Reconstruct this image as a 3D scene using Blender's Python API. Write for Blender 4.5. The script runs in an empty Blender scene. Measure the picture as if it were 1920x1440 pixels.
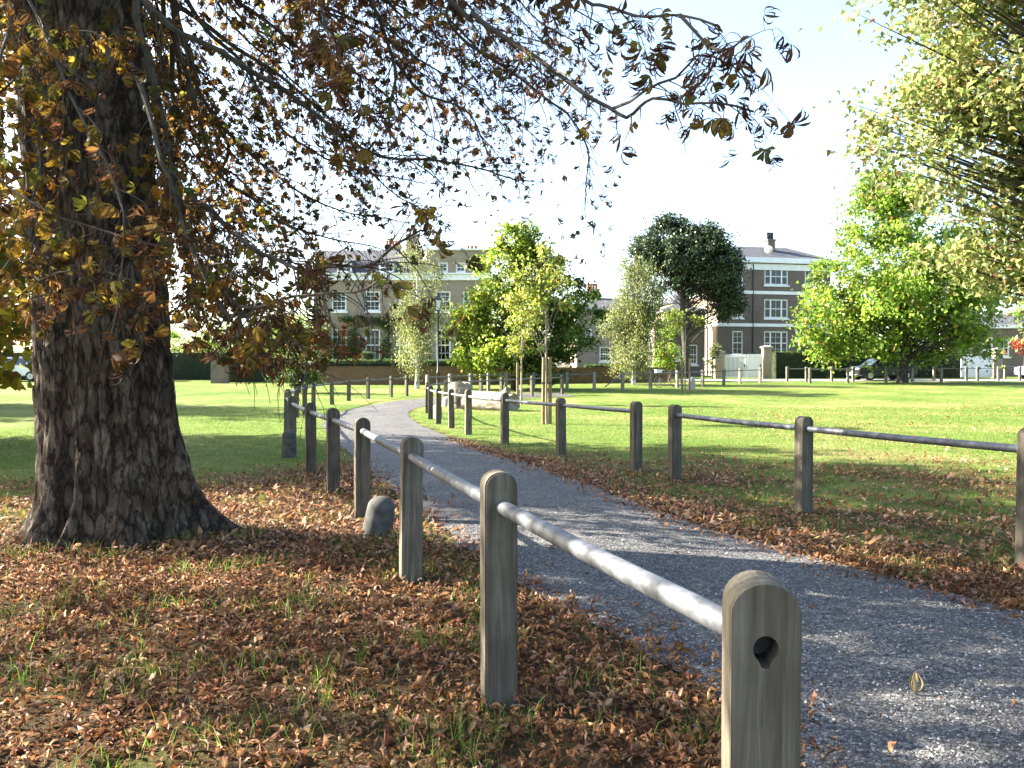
import bpy, bmesh, math, random
import numpy as np
from mathutils import Vector, Matrix, noise
from mathutils.geometry import tessellate_polygon

# ------------------------------------------------------------------ camera, sky, sun, exposure
scene = bpy.context.scene
COL = scene.collection
rng = np.random.default_rng(11)
random.seed(11)
R = math.radians
EYE = 1.52                     # camera height, metres
SUN_EL = R(31)
SUN_FROM = Vector((-0.965, 0.262, 0)).normalized()     # horizontal direction towards the sun

cam = bpy.data.cameras.new('camera'); camo = bpy.data.objects.new('camera', cam); COL.objects.link(camo)
cam.sensor_width = 36; cam.lens = 36 * 1500 / 1920
cam.clip_start = 0.05; cam.clip_end = 2000
camo.location = (0, 0, EYE); camo.rotation_euler = (R(90) - math.atan(25 / 1500), 0, 0)
scene.camera = camo

w = bpy.data.worlds.new('World'); scene.world = w; w.use_nodes = True
nt = w.node_tree; bg = nt.nodes['Background']
sky = nt.nodes.new('ShaderNodeTexSky'); sky.sky_type = 'NISHITA'; sky.sun_disc = False
sky.sun_elevation = SUN_EL
sky.sun_rotation = math.atan2(SUN_FROM.x, SUN_FROM.y)
sky.air_density = 1.0; sky.dust_density = 2.2; sky.ozone_density = 1.0
nt.links.new(sky.outputs[0], bg.inputs[0]); bg.inputs[1].default_value = 0.086

sl = bpy.data.lights.new('sun', 'SUN'); sl.energy = 5.0; sl.angle = R(0.53); sl.color = (1.0, 0.93, 0.80)
so = bpy.data.objects.new('sun', sl); COL.objects.link(so)
sdir = Vector((SUN_FROM.x * math.cos(SUN_EL), SUN_FROM.y * math.cos(SUN_EL), math.sin(SUN_EL)))
so.rotation_euler = sdir.to_track_quat('Z', 'Y').to_euler(); so.location = sdir * 60

vs = scene.view_settings
vs.view_transform = 'Standard'; vs.look = 'None'; vs.exposure = 2.85; vs.gamma = 1.0
scene.cycles.max_bounces = 5; scene.cycles.diffuse_bounces = 3; scene.cycles.glossy_bounces = 2; scene.cycles.transmission_bounces = 3; scene.cycles.transparent_max_bounces = 6
scene.cycles.use_denoising = True

# ------------------------------------------------------------------ helpers
_gy = np.array([-60, 28, 34, 40, 45, 50, 56, 61, 68, 80, 120, 420.])
_gz = np.array([0, 0, .05, .2, .40, .55, .72, .86, .98, 1.1, 1.3, 1.6])
_ty = np.linspace(-60, 420, 4801); _tz = np.interp(_ty, _gy, _gz)
_k = np.hanning(61); _k /= _k.sum(); _tz = np.convolve(np.pad(_tz, 30, mode='edge'), _k, 'valid')
def ground(x, y):
    return np.interp(y, _ty, _tz)
def G(x, y): return float(ground(x, y))
def X(px, d): return (px - 960) / 1500 * d           # metres right of the view axis for a column of the photograph
def Z(py, d): return EYE + (695 - py) * d / 1500     # height for a row of the photograph at distance d

def tag(o, label=None, cat=None, group=None, kind=None):
    if label: o['label'] = label
    if cat: o['category'] = cat
    if group: o['group'] = group
    if kind: o['kind'] = kind
    return o
def empty(name, loc=(0, 0, 0), rz=0, label=None, cat=None, group=None):
    o = bpy.data.objects.new(name, None); COL.objects.link(o); o.empty_display_size = .2
    o.location = loc; o.rotation_euler = (0, 0, rz)
    return tag(o, label, cat, group)
def link(name, me, parent=None):
    o = bpy.data.objects.new(name, me); COL.objects.link(o)
    if parent: o.parent = parent
    return o

def fast_mesh(name, V, F, mat, parent=None, col=None, smooth=False):
    V = np.asarray(V, np.float32); F = np.asarray(F, np.int32)
    me = bpy.data.meshes.new(name)
    me.vertices.add(len(V)); me.vertices.foreach_set('co', V.ravel())
    k = F.shape[1]
    me.loops.add(F.size); me.loops.foreach_set('vertex_index', F.ravel())
    me.polygons.add(len(F)); me.polygons.foreach_set('loop_start', np.arange(0, F.size, k, dtype=np.int32))
    if col is not None:
        c = np.ones((len(V), 4), np.float32); c[:, :3] = col
        a = me.color_attributes.new('col', 'FLOAT_COLOR', 'POINT'); a.data.foreach_set('color', c.ravel())
    me.update(calc_edges=True)
    if smooth: me.polygons.foreach_set('use_smooth', np.ones(len(F), bool))
    me.materials.append(mat)
    return link(name, me, parent)

class MB:
    """collects shapes into one mesh"""
    def __init__(s): s.v = []; s.f = []
    def add(s, vs, fs):
        n = len(s.v); s.v += [tuple(v) for v in vs]; s.f += [tuple(i + n for i in f) for f in fs]
        return s
    def box(s, x0, x1, y0, y1, z0, z1, M=None):
        vs = [(x0,y0,z0),(x1,y0,z0),(x1,y1,z0),(x0,y1,z0),(x0,y0,z1),(x1,y0,z1),(x1,y1,z1),(x0,y1,z1)]
        if M is not None: vs = [M @ Vector(v) for v in vs]
        return s.add(vs, [(0,3,2,1),(4,5,6,7),(0,1,5,4),(1,2,6,5),(2,3,7,6),(3,0,4,7)])
    def tube(s, pts, radii, n=8, caps=True):
        pts = [Vector(p) for p in pts]
        if not hasattr(radii, '__len__'): radii = [radii] * len(pts)
        up = Vector((0.123, 0.05, 1)); base = len(s.v); prev = None
        for i, p in enumerate(pts):
            t = (pts[min(i+1, len(pts)-1)] - pts[max(i-1, 0)]).normalized()
            if prev is None:
                a = t.orthogonal().normalized()
            else:
                a = (prev - t * prev.dot(t)); a = a.normalized() if a.length > 1e-6 else t.orthogonal().normalized()
            prev = a; b = t.cross(a)
            for k in range(n):
                th = 2 * math.pi * k / n
                s.v.append(tuple(p + (a * math.cos(th) + b * math.sin(th)) * radii[i]))
        for i in range(len(pts) - 1):
            for k in range(n):
                k2 = (k + 1) % n
                s.f.append((base+i*n+k, base+i*n+k2, base+(i+1)*n+k2, base+(i+1)*n+k))
        if caps:
            s.f.append(tuple(base + k for k in reversed(range(n))))
            s.f.append(tuple(base + (len(pts)-1)*n + k for k in range(n)))
        return s
    def lathe(s, prof, n=16, c=(0, 0, 0)):
        return s.tube([(c[0], c[1], c[2] + z + i*1e-6) for i, (r, z) in enumerate(prof)], [max(r, 1e-4) for r, z in prof], n)
    def prism(s, poly, y0, y1, M=None):
        """poly in (x,z), extruded along y"""
        n = len(poly)
        vs = [(x, y0, z) for x, z in poly] + [(x, y1, z) for x, z in poly]
        if M is not None: vs = [M @ Vector(v) for v in vs]
        return s.add(vs, [tuple(range(n)), tuple(reversed(range(n, 2*n)))] + [(i, n+i, n+(i+1) % n, (i+1) % n) for i in range(n)])
    def mesh(s, name, mat, smooth=False, bevel=0):
        me = bpy.data.meshes.new(name); me.from_pydata(s.v, [], s.f)
        bm = bmesh.new(); bm.from_mesh(me)
        bmesh.ops.recalc_face_normals(bm, faces=bm.faces)
        if bevel: bmesh.ops.bevel(bm, geom=[e for e in bm.edges if e.is_manifold and e.calc_face_angle(0) > .6], offset=bevel, segments=2, affect='EDGES')
        bm.to_mesh(me); bm.free()
        if smooth:
            me.polygons.foreach_set('use_smooth', np.ones(len(me.polygons), bool))
            me.set_sharp_from_angle(angle=R(40))
        if mat: me.materials.append(mat)
        return me
    def build(s, name, mat, parent=None, smooth=False, bevel=0):
        return link(name, s.mesh(name, mat, smooth, bevel), parent)

def smooth_path(pts, step=.25):
    """Catmull-Rom through points of any dimension"""
    P = np.asarray(pts, float); out = []
    Q = np.vstack([2*P[0]-P[1], P, 2*P[-1]-P[-2]])
    for i in range(1, len(Q)-2):
        n = max(2, int(np.linalg.norm(Q[i+1][:3]-Q[i][:3]) / step))
        for k in range(n):
            t = k / n
            out.append(.5*((2*Q[i]) + (Q[i+1]-Q[i-1])*t + (2*Q[i-1]-5*Q[i]+4*Q[i+1]-Q[i+2])*t*t + (-Q[i-1]+3*Q[i]-3*Q[i+1]+Q[i+2])*t**3))
    out.append(P[-1]); return np.array(out)

# ------------------------------------------------------------------ materials
def mat_base(name):
    m = bpy.data.materials.new(name); m.use_nodes = True
    return m, m.node_tree, m.node_tree.nodes['Principled BSDF']
def N(nt, t, **kw):
    n = nt.nodes.new(t)
    for k, v in kw.items():
        if k in n.inputs: n.inputs[k].default_value = v
        else: setattr(n, k, v)
    return n
def ramp(nt, stops, fac=None, interp='LINEAR'):
    r = nt.nodes.new('ShaderNodeValToRGB'); r.color_ramp.interpolation = interp
    e = r.color_ramp.elements
    while len(e) < len(stops): e.new(.5)
    for el, (p, c) in zip(e, stops):
        el.position = p; el.color = (*c, 1) if len(c) == 3 else c
    if fac is not None: nt.links.new(fac, r.inputs[0])
    return r
def coords(nt, scale=(1, 1, 1), which='Object'):
    tc = nt.nodes.new('ShaderNodeTexCoord'); mp = nt.nodes.new('ShaderNodeMapping')
    mp.inputs['Scale'].default_value = scale
    nt.links.new(tc.outputs[which], mp.inputs[0]); return mp.outputs[0]
def bump(nt, bsdf, h, strength=.4, dist=.02):
    b = nt.nodes.new('ShaderNodeBump'); b.inputs['Strength'].default_value = strength; b.inputs['Distance'].default_value = dist
    nt.links.new(h, b.inputs['Height']); nt.links.new(b.outputs[0], bsdf.inputs['Normal'])
def M_noise(name, c1, c2, scale=(4, 4, 4), rough=.7, bstr=.2, bdist=.01, detail=6, spec=.3, metal=0, lo=.35, hi=.65, coord='Object'):
    m, nt, b = mat_base(name)
    n = N(nt, 'ShaderNodeTexNoise', Scale=1.0, Detail=float(detail), Roughness=.6); nt.links.new(coords(nt, scale, coord), n.inputs['Vector'])
    r = ramp(nt, [(lo, c1), (hi, c2)], n.outputs[0]); nt.links.new(r.outputs[0], b.inputs['Base Color'])
    b.inputs['Roughness'].default_value = rough; b.inputs['Specular IOR Level'].default_value = spec; b.inputs['Metallic'].default_value = metal
    if bstr: bump(nt, b, n.outputs[0], bstr, bdist)
    return m
def M_leaf(name, trans=.45, rough=.5, spec=.3, sat=1.0):
    m, nt, b = mat_base(name)
    a = N(nt, 'ShaderNodeAttribute', attribute_name='col')
    n = N(nt, 'ShaderNodeTexNoise', Scale=23.0, Detail=3.0); nt.links.new(coords(nt), n.inputs['Vector'])
    mr = N(nt, 'ShaderNodeMapRange'); mr.inputs['To Min'].default_value = .65; mr.inputs['To Max'].default_value = 1.35
    nt.links.new(n.outputs[0], mr.inputs[0])
    mx = N(nt, 'ShaderNodeMix', data_type='RGBA', blend_type='MULTIPLY'); mx.inputs[0].default_value = 1
    nt.links.new(a.outputs['Color'], mx.inputs[6]); nt.links.new(mr.outputs[0], mx.inputs[7])
    nt.links.new(mx.outputs[2], b.inputs['Base Color'])
    b.inputs['Roughness'].default_value = rough; b.inputs['Specular IOR Level'].default_value = spec
    t = N(nt, 'ShaderNodeBsdfTranslucent')
    hs = N(nt, 'ShaderNodeHueSaturation'); hs.inputs['Saturation'].default_value = 1.0; hs.inputs['Value'].default_value = 1.4
    nt.links.new(mx.outputs[2], hs.inputs['Color']); nt.links.new(hs.outputs[0], t.inputs['Color'])
    ms = N(nt, 'ShaderNodeMixShader'); ms.inputs[0].default_value = trans
    nt.links.new(b.outputs[0], ms.inputs[1]); nt.links.new(t.outputs[0], ms.inputs[2])
    nt.links.new(ms.outputs[0], nt.nodes['Material Output'].inputs['Surface'])
    return m
def M_wood(name, c1, c2, c3):
    """weathered timber: vertical grain, random tone for every post"""
    m, nt, b = mat_base(name)
    oi = N(nt, 'ShaderNodeObjectInfo')
    mp = coords(nt, (26, 26, 1.6))
    va = N(nt, 'ShaderNodeVectorMath', operation='ADD'); nt.links.new(mp, va.inputs[0]); nt.links.new(oi.outputs['Location'], va.inputs[1])
    n = N(nt, 'ShaderNodeTexNoise', Scale=1.0, Detail=7.0, Roughness=.65, Distortion=.6); nt.links.new(va.outputs[0], n.inputs['Vector'])
    r = ramp(nt, [(.3, c1), (.5, c2), (.68, c3)], n.outputs[0])
    n2 = N(nt, 'ShaderNodeTexNoise', Scale=5.0, Detail=4.0); nt.links.new(coords(nt), n2.inputs['Vector'])
    mr = N(nt, 'ShaderNodeMapRange'); mr.inputs['To Min'].default_value = .55; mr.inputs['To Max'].default_value = 1.3; nt.links.new(n2.outputs[0], mr.inputs[0])
    mx = N(nt, 'ShaderNodeMix', data_type='RGBA', blend_type='MULTIPLY'); mx.inputs[0].default_value = 1
    nt.links.new(r.outputs[0], mx.inputs[6]); nt.links.new(mr.outputs[0], mx.inputs[7])
    rv = N(nt, 'ShaderNodeMapRange'); rv.inputs['To Min'].default_value = .8; rv.inputs['To Max'].default_value = 1.25; nt.links.new(oi.outputs['Random'], rv.inputs[0])
    mx2 = N(nt, 'ShaderNodeMix', data_type='RGBA', blend_type='MULTIPLY'); mx2.inputs[0].default_value = 1
    nt.links.new(mx.outputs[2], mx2.inputs[6]); nt.links.new(rv.outputs[0], mx2.inputs[7])
    nt.links.new(mx2.outputs[2], b.inputs['Base Color'])
    b.inputs['Roughness'].default_value = .85; b.inputs['Specular IOR Level'].default_value = .2
    bump(nt, b, n.outputs[0], .5, .006); return m
def M_brick(name, c1, c2, mortar, axis='XZ'):
    m, nt, b = mat_base(name)
    tc = N(nt, 'ShaderNodeTexCoord'); sp = N(nt, 'ShaderNodeSeparateXYZ'); cb = N(nt, 'ShaderNodeCombineXYZ'); ad = N(nt, 'ShaderNodeMath', operation='ADD')
    nt.links.new(tc.outputs['Object'], sp.inputs[0]); nt.links.new(sp.outputs[0], ad.inputs[0]); nt.links.new(sp.outputs[1], ad.inputs[1])
    nt.links.new(ad.outputs[0], cb.inputs[0]); nt.links.new(sp.outputs[2], cb.inputs[1])
    br = N(nt, 'ShaderNodeTexBrick', Scale=1.0); br.inputs['Brick Width'].default_value = .225; br.inputs['Row Height'].default_value = .075
    br.inputs['Mortar Size'].default_value = .008; br.inputs['Color1'].default_value = (*c1, 1); br.inputs['Color2'].default_value = (*c2, 1); br.inputs['Mortar'].default_value = (*mortar, 1)
    nt.links.new(cb.outputs[0], br.inputs['Vector'])
    n = N(nt, 'ShaderNodeTexNoise', Scale=.9, Detail=8.0, Roughness=.7); nt.links.new(tc.outputs['Object'], n.inputs['Vector'])
    mr = N(nt, 'ShaderNodeMapRange'); mr.inputs['To Min'].default_value = .55; mr.inputs['To Max'].default_value = 1.4; nt.links.new(n.outputs[0], mr.inputs[0])
    mx = N(nt, 'ShaderNodeMix', data_type='RGBA', blend_type='MULTIPLY'); mx.inputs[0].default_value = 1
    nt.links.new(br.outputs[0], mx.inputs[6]); nt.links.new(mr.outputs[0], mx.inputs[7]); nt.links.new(mx.outputs[2], b.inputs['Base Color'])
    b.inputs['Roughness'].default_value = .9; b.inputs['Specular IOR Level'].default_value = .2
    bump(nt, b, br.outputs['Fac'], -.4, .01); return m
def M_bark(name, c1, c2, c3, scale=(9, 9, 2.2)):
    m, nt, b = mat_base(name)
    v = N(nt, 'ShaderNodeTexVoronoi', feature='DISTANCE_TO_EDGE', Scale=1.0); n0 = N(nt, 'ShaderNodeTexNoise', Scale=3.0, Detail=4.0)
    co = coords(nt, scale); nt.links.new(co, n0.inputs['Vector'])
    va = N(nt, 'ShaderNodeMix', data_type='RGBA', blend_type='LINEAR_LIGHT'); va.inputs[0].default_value = .45
    nt.links.new(co, va.inputs[6]); nt.links.new(n0.outputs['Color'], va.inputs[7]); nt.links.new(va.outputs[2], v.inputs['Vector'])
    n = N(nt, 'ShaderNodeTexNoise', Scale=7.0, Detail=8.0, Roughness=.7); nt.links.new(coords(nt, (1, 1, .5)), n.inputs['Vector'])
    r = ramp(nt, [(.3, c1), (.5, c2), (.68, c3)], n.outputs[0])
    cr = ramp(nt, [(.0, (.22, .2, .19)), (.15, (1, 1, 1))], v.outputs[0])
    mx = N(nt, 'ShaderNodeMix', data_type='RGBA', blend_type='MULTIPLY'); mx.inputs[0].default_value = 1
    nt.links.new(r.outputs[0], mx.inputs[6]); nt.links.new(cr.outputs[0], mx.inputs[7]); nt.links.new(mx.outputs[2], b.inputs['Base Color'])
    b.inputs['Roughness'].default_value = .9; b.inputs['Specular IOR Level'].default_value = .15
    ma = N(nt, 'ShaderNodeMath', operation='MULTIPLY_ADD'); nt.links.new(cr.outputs[0], ma.inputs[0]); ma.inputs[1].default_value = .7; nt.links.new(n.outputs[0], ma.inputs[2])
    bump(nt, b, ma.outputs[0], .8, .02); return m
def M_glass(name):
    m, nt, b = mat_base(name)
    t = N(nt, 'ShaderNodeBsdfTransparent'); t.inputs[0].default_value = (.5, .55, .56, 1)
    g = N(nt, 'ShaderNodeBsdfGlossy'); g.inputs['Roughness'].default_value = .03
    fr = N(nt, 'ShaderNodeFresnel', IOR=1.45); ms = N(nt, 'ShaderNodeMixShader')
    nt.links.new(fr.outputs[0], ms.inputs[0]); nt.links.new(t.outputs[0], ms.inputs[1]); nt.links.new(g.outputs[0], ms.inputs[2])
    nt.links.new(ms.outputs[0], nt.nodes['Material Output'].inputs['Surface']); return m
def M_plain(name, c, rough=.5, metal=0, spec=.5, var=.12, scale=3.0):
    c1 = tuple(max(0, x * (1 - var)) for x in c); c2 = tuple(min(1, x * (1 + var)) for x in c)
    return M_noise(name, c1, c2, (scale,) * 3, rough, .05, .004, 5, spec, metal)

MT = {}
MT['post'] = M_wood('weathered_oak', (.050, .042, .030), (.100, .087, .064), (.168, .149, .114))
MT['post_far'] = M_wood('pale_weathered_oak', (.10, .09, .072), (.18, .165, .135), (.26, .24, .20))
MT['stake'] = M_wood('softwood_stake', (.15, .10, .055), (.21, .145, .082), (.27, .20, .12))
MT['rail'] = M_noise('galvanised_pipe', (.075, .08, .088), (.145, .154, .167), (16, 16, 16), .58, .10, .003, 8, .5, .45, .38, .58)
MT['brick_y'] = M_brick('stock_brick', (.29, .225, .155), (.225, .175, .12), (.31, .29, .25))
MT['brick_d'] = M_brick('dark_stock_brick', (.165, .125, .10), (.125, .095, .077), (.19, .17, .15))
MT['brick_sunlit'] = M_brick('sunlit_side_brick', (.40, .31, .22), (.33, .25, .175), (.38, .35, .3))  # paler copy of the brick: sun on these walls put into the colour
MT['brick_w'] = M_brick('garden_wall_brick', (.155, .088, .046), (.10, .058, .032), (.17, .14, .10))
MT['white'] = M_noise('white_paint', (.72, .72, .70), (.82, .82, .80), (2, 2, 2), .55, .03, .002)
MT['slate'] = M_noise('slate', (.040, .043, .052), (.080, .083, .094), (2, 2, 9), .85, .25, .02)
MT['lead'] = M_plain('lead_flashing', (.12, .13, .15), .5)
MT['terracotta'] = M_plain('terracotta', (.42, .15, .08), .8)
MT['glass'] = M_glass('window_glass')
MT['blind'] = M_plain('cream_blind', (.62, .61, .58), .8)
MT['dark'] = M_plain('unlit_interior', (.02, .02, .022), .9)  # near-black colour stands in for rooms without light
MT['black'] = M_plain('black_paint', (.014, .015, .017), .35, spec=.5)
MT['stone'] = M_noise('weathered_stone', (.034, .033, .030), (.082, .079, .071), (11, 11, 11), .85, .5, .01)
MT['stone_pale'] = M_noise('pale_stone', (.25, .24, .22), (.38, .37, .34), (9, 9, 9), .85, .4, .01)
MT['bark'] = M_bark('chestnut_bark', (.024, .017, .012), (.060, .043, .030), (.165, .135, .104), (11, 11, 3.6))
MT['bark_limb'] = M_noise('limb_bark', (.035, .028, .022), (.085, .068, .052), (6, 6, 6), .9, .5, .01)
MT['bark_bg'] = M_noise('tree_bark', (.03, .025, .019), (.075, .063, .05), (5, 5, 2), .9, .4, .02)
MT['bark_birch'] = M_noise('birch_bark', (.10, .09, .08), (.62, .60, .55), (6, 6, 3.5), .8, .3, .01, lo=.40, hi=.52)
MT['bark_young'] = M_noise('sapling_bark', (.20, .165, .11), (.34, .29, .20), (8, 8, 3), .85, .3, .005)
MT['deadwood'] = M_noise('bleached_deadwood', (.12, .105, .08), (.27, .245, .20), (3, 9, 9), .85, .6, .03)
MT['leaf'] = M_leaf('chestnut_leaf', .6, .55, .25)
MT['leaf_bg'] = M_leaf('broad_leaf', .5, .45, .4)
MT['leaf_dark'] = M_leaf('evergreen_leaf', .15, .35, .45)
MT['litter'] = M_leaf('dead_leaf', .22, .65, .25)
MT['grass'] = M_leaf('grass_blade', .42, .5, .3)
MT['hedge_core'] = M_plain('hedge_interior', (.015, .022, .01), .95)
# ------------------------------------------------------------------ ground, path, road
PATH_L = [(1.75,-4),(1.45,0),(1.2,2.2),(1.02,3.06),(.82,4.0),(.50,4.75),(.12,5.5),(-.30,6.6),(-.80,7.9),(-1.45,9.9),(-2.05,11.7),(-3.0,14.7),(-4.6,19.8),(-5.4,22.8),(-5.9,25.6),(-6.2,29.6),(-6.0,33.5),(-5.2,37),(-3.6,39.6),(-1.2,41.6),(2.5,43.2)]
PATH_R = [(4.6,-4),(4.3,0),(3.85,2.6),(3.55,3.9),(3.2,5.0),(2.78,5.8),(2.38,6.6),(1.80,7.9),(1.20,10.0),(.42,12.5),(-.23,14.2),(-.92,16.1),(-1.75,19.3),(-2.5,22),(-3.25,25.6),(-3.75,29),(-3.75,32),(-3.1,34.8),(-1.8,37),(.2,38.8),(3.2,40.4)]
PL = smooth_path(PATH_L, .3); PR = smooth_path(PATH_R, .3)
_yl, _xl = PL[:, 1], PL[:, 0]
def side_dist(Q, x, y):
    """signed horizontal distance to the path edge at the same depth (x - edge)"""
    k = int(np.argmax(Q[:, 1] > 31)); return x - np.interp(y, Q[:k, 1], Q[:k, 0])
def litter_density(x, y):
    """0..1 cover of fallen leaves"""
    dl = -side_dist(PL, x, y); dr = side_dist(PR, x, y)
    nz = np.array([noise.noise((a * .55, b * .55, 3.1)) + .6 * noise.noise((a * 1.7, b * 1.7, 8.1)) for a, b in zip(np.ravel(x), np.ravel(y))]).reshape(np.shape(x))
    lim = np.interp(x, [-14, -8, -5, -2.5], [8.6, 10.4, 12.4, 13.6])
    left = np.clip((lim + nz * 1.3 - y) / 2.6, 0, 1) * (.68 + .62 * nz)
    left = np.where(dl > 0, left, np.where(dl > -.7, left * np.exp(np.minimum(dl, 0) * 5), 0))
    d = dr
    wid = np.interp(y, [0, 6, 9, 12, 16, 20, 26], [3.2, 2.6, 1.7, .85, .42, .18, .02])
    right = np.clip(1.15 - d / (wid + 1e-3) + nz * .5, 0, 1)
    sparse = np.clip(.30 + nz * .75, 0, .55) * np.clip((17 - y - .15 * d) / 5, 0, 1) * np.clip((9.5 - d) / 4, 0, 1)
    right = np.where(d > 0, np.maximum(right, sparse), np.where(d > -.55, right * np.exp(np.minimum(d, 0) * 6), 0))
    verge = np.where((dl > 0) & (dl < .5), np.clip((16 - y) / 4, 0, 1) * .55, 0)
    return np.clip(np.maximum(np.maximum(left, right), verge), 0, 1)

def grid_axis(lo, hi, fine_lo, fine_hi, fine, coarse):
    a = list(np.arange(fine_lo, fine_hi + 1e-6, fine)); s = fine
    b = a[-1]
    while b < hi: s = min(s * 1.25, coarse); b += s; a.append(b)
    b = a[0]; s = fine
    while b > lo: s = min(s * 1.25, coarse); b -= s; a.insert(0, b)
    return np.array(a)
gx = grid_axis(-700, 700, -14, 16, .34, 60); gy = grid_axis(-300, 1400, 0, 30, .34, 60)
gy = np.sort(np.unique(np.concatenate([gy, np.arange(30, 80, .8)])))
XX, YY = np.meshgrid(gx, gy); ZZ = ground(XX, YY)
near = (np.abs(XX) < 20) & (YY > -5) & (YY < 32)
LIT = np.zeros_like(XX); LIT[near] = litter_density(XX[near], YY[near])
V = np.stack([XX, YY, ZZ], -1).reshape(-1, 3)
nx, ny = len(gx), len(gy)
ii, jj = np.meshgrid(np.arange(nx - 1), np.arange(ny - 1)); a0 = (jj * nx + ii).ravel()
F = np.stack([a0, a0 + 1, a0 + nx + 1, a0 + nx], -1)
def ground_material():
    m, nt, b = mat_base('lawn_and_soil')
    at_ = N(nt, 'ShaderNodeAttribute', attribute_name='col')
    co = coords(nt, (1, 1, 1))
    n1 = N(nt, 'ShaderNodeTexNoise', Scale=.22, Detail=5.0, Roughness=.6); n2 = N(nt, 'ShaderNodeTexNoise', Scale=2.6, Detail=8.0, Roughness=.7); n3 = N(nt, 'ShaderNodeTexNoise', Scale=45.0, Detail=4.0, Roughness=.7)
    for n in (n1, n2, n3): nt.links.new(co, n.inputs['Vector'])
    g1 = ramp(nt, [(.30, (.080, .140, .030)), (.50, (.128, .175, .050)), (.66, (.235, .225, .115))], n1.outputs[0])
    g2 = ramp(nt, [(.3, (.55, .62, .5)), (.7, (1.35, 1.25, 1.1))], n2.outputs[0])
    g3 = ramp(nt, [(.3, (.5, .55, .4)), (.7, (1.4, 1.35, 1.2))], n3.outputs[0])
    def mul(a, c):
        x = N(nt, 'ShaderNodeMix', data_type='RGBA', blend_type='MULTIPLY'); x.inputs[0].default_value = 1
        nt.links.new(a, x.inputs[6]); nt.links.new(c, x.inputs[7]); return x.outputs[2]
    gr = mul(mul(g1.outputs[0], g2.outputs[0]), g3.outputs[0])
    s1 = ramp(nt, [(.25, (.020, .012, .007)), (.5, (.055, .031, .018)), (.75, (.13, .083, .05))], n3.outputs[0])
    so_ = mul(s1.outputs[0], g2.outputs[0])
    mx = N(nt, 'ShaderNodeMix', data_type='RGBA')
    nt.links.new(at_.outputs['Fac'], mx.inputs[0]); nt.links.new(gr, mx.inputs[6]); nt.links.new(so_, mx.inputs[7])
    nt.links.new(mx.outputs[2], b.inputs['Base Color']); b.inputs['Roughness'].default_value = .95; b.inputs['Specular IOR Level'].default_value = .1
    ad = N(nt, 'ShaderNodeMath', operation='ADD'); nt.links.new(n2.outputs[0], ad.inputs[0]); nt.links.new(n3.outputs[0], ad.inputs[1])
    bump(nt, b, ad.outputs[0], .9, .05); return m
lit3 = np.repeat(np.clip(LIT.ravel() * 1.5, 0, 1)[:, None], 3, 1)
gobj = fast_mesh('ground', V, F, ground_material(), None, lit3, True); tag(gobj, 'grass green sloping gently up to the houses', kind='structure')

def gravel_material(name, bright=1.0):
    m, nt, b = mat_base(name)
    co = coords(nt)
    v = N(nt, 'ShaderNodeTexVoronoi', Scale=50.0); v2 = N(nt, 'ShaderNodeTexVoronoi', Scale=50.0, feature='DISTANCE_TO_EDGE'); n = N(nt, 'ShaderNodeTexNoise', Scale=1.1, Detail=6.0, Roughness=.65); n2 = N(nt, 'ShaderNodeTexNoise', Scale=19.0, Detail=5.0, Roughness=.7)
    for q in (v, v2, n, n2): nt.links.new(co, q.inputs['Vector'])
    sp = N(nt, 'ShaderNodeSeparateColor'); nt.links.new(v.outputs['Color'], sp.inputs[0])
    k = bright
    st = ramp(nt, [(0, (.075*k, .073*k, .072*k)), (.35, (.165*k, .16*k, .155*k)), (.75, (.27*k, .258*k, .245*k)), (1, (.44*k, .42*k, .395*k))], sp.outputs[0])
    ed = ramp(nt, [(0, (.4, .4, .42)), (.16, (1, 1, 1))], v2.outputs[0])
    tn = ramp(nt, [(.3, (.62, .62, .66)), (.52, (1, 1, 1)), (.72, (1.35, 1.27, 1.15))], n.outputs[0])
    tn2 = ramp(nt, [(.35, (.75, .75, .75)), (.65, (1.2, 1.2, 1.2))], n2.outputs[0])
    cur = st.outputs[0]
    for q in (ed, tn, tn2):
        x = N(nt, 'ShaderNodeMix', data_type='RGBA', blend_type='MULTIPLY'); x.inputs[0].default_value = 1
        nt.links.new(cur, x.inputs[6]); nt.links.new(q.outputs[0], x.inputs[7]); cur = x.outputs[2]
    nt.links.new(cur, b.inputs['Base Color']); b.inputs['Roughness'].default_value = .75; b.inputs['Specular IOR Level'].default_value = .35
    ad = N(nt, 'ShaderNodeMath', operation='MULTIPLY_ADD'); nt.links.new(sp.outputs[1], ad.inputs[0]); ad.inputs[1].default_value = .6; nt.links.new(ed.outputs[0], ad.inputs[2])
    bump(nt, b, ad.outputs[0], 1.0, .008); return m
MT['gravel'] = gravel_material('chip_gravel', .50)
n = 260
def resample(Q, n):
    s = np.r_[0, np.cumsum(np.linalg.norm(np.diff(Q, axis=0), axis=1))]
    t = np.linspace(0, s[-1], n); return np.stack([np.interp(t, s, Q[:, k]) for k in range(2)], -1)
A, B = resample(PL, n), resample(PR, n)
jit = np.array([[noise.noise((i * .35, 0, 5)) * .09 + noise.noise((i * 1.1, 7, 5)) * .04, noise.noise((i * .35, 20, 5)) * .09 + noise.noise((i*1.1, 27, 5)) * .04] for i in range(n)])
A[:, 0] += jit[:, 0]; B[:, 0] += jit[:, 1]
m_ = 9; rows = []
for k in range(m_):
    t = k / (m_ - 1); q = A * (1 - t) + B * t
    rows.append(np.column_stack([q, ground(q[:, 0], q[:, 1]) + .010 + .022 * math.sin(math.pi * t)]))
V = np.stack(rows, 1).reshape(-1, 3)
ii, jj = np.meshgrid(np.arange(m_ - 1), np.arange(n - 1)); a0 = (jj * m_ + ii).ravel()
F = np.stack([a0, a0 + 1, a0 + m_ + 1, a0 + m_], -1)
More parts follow.
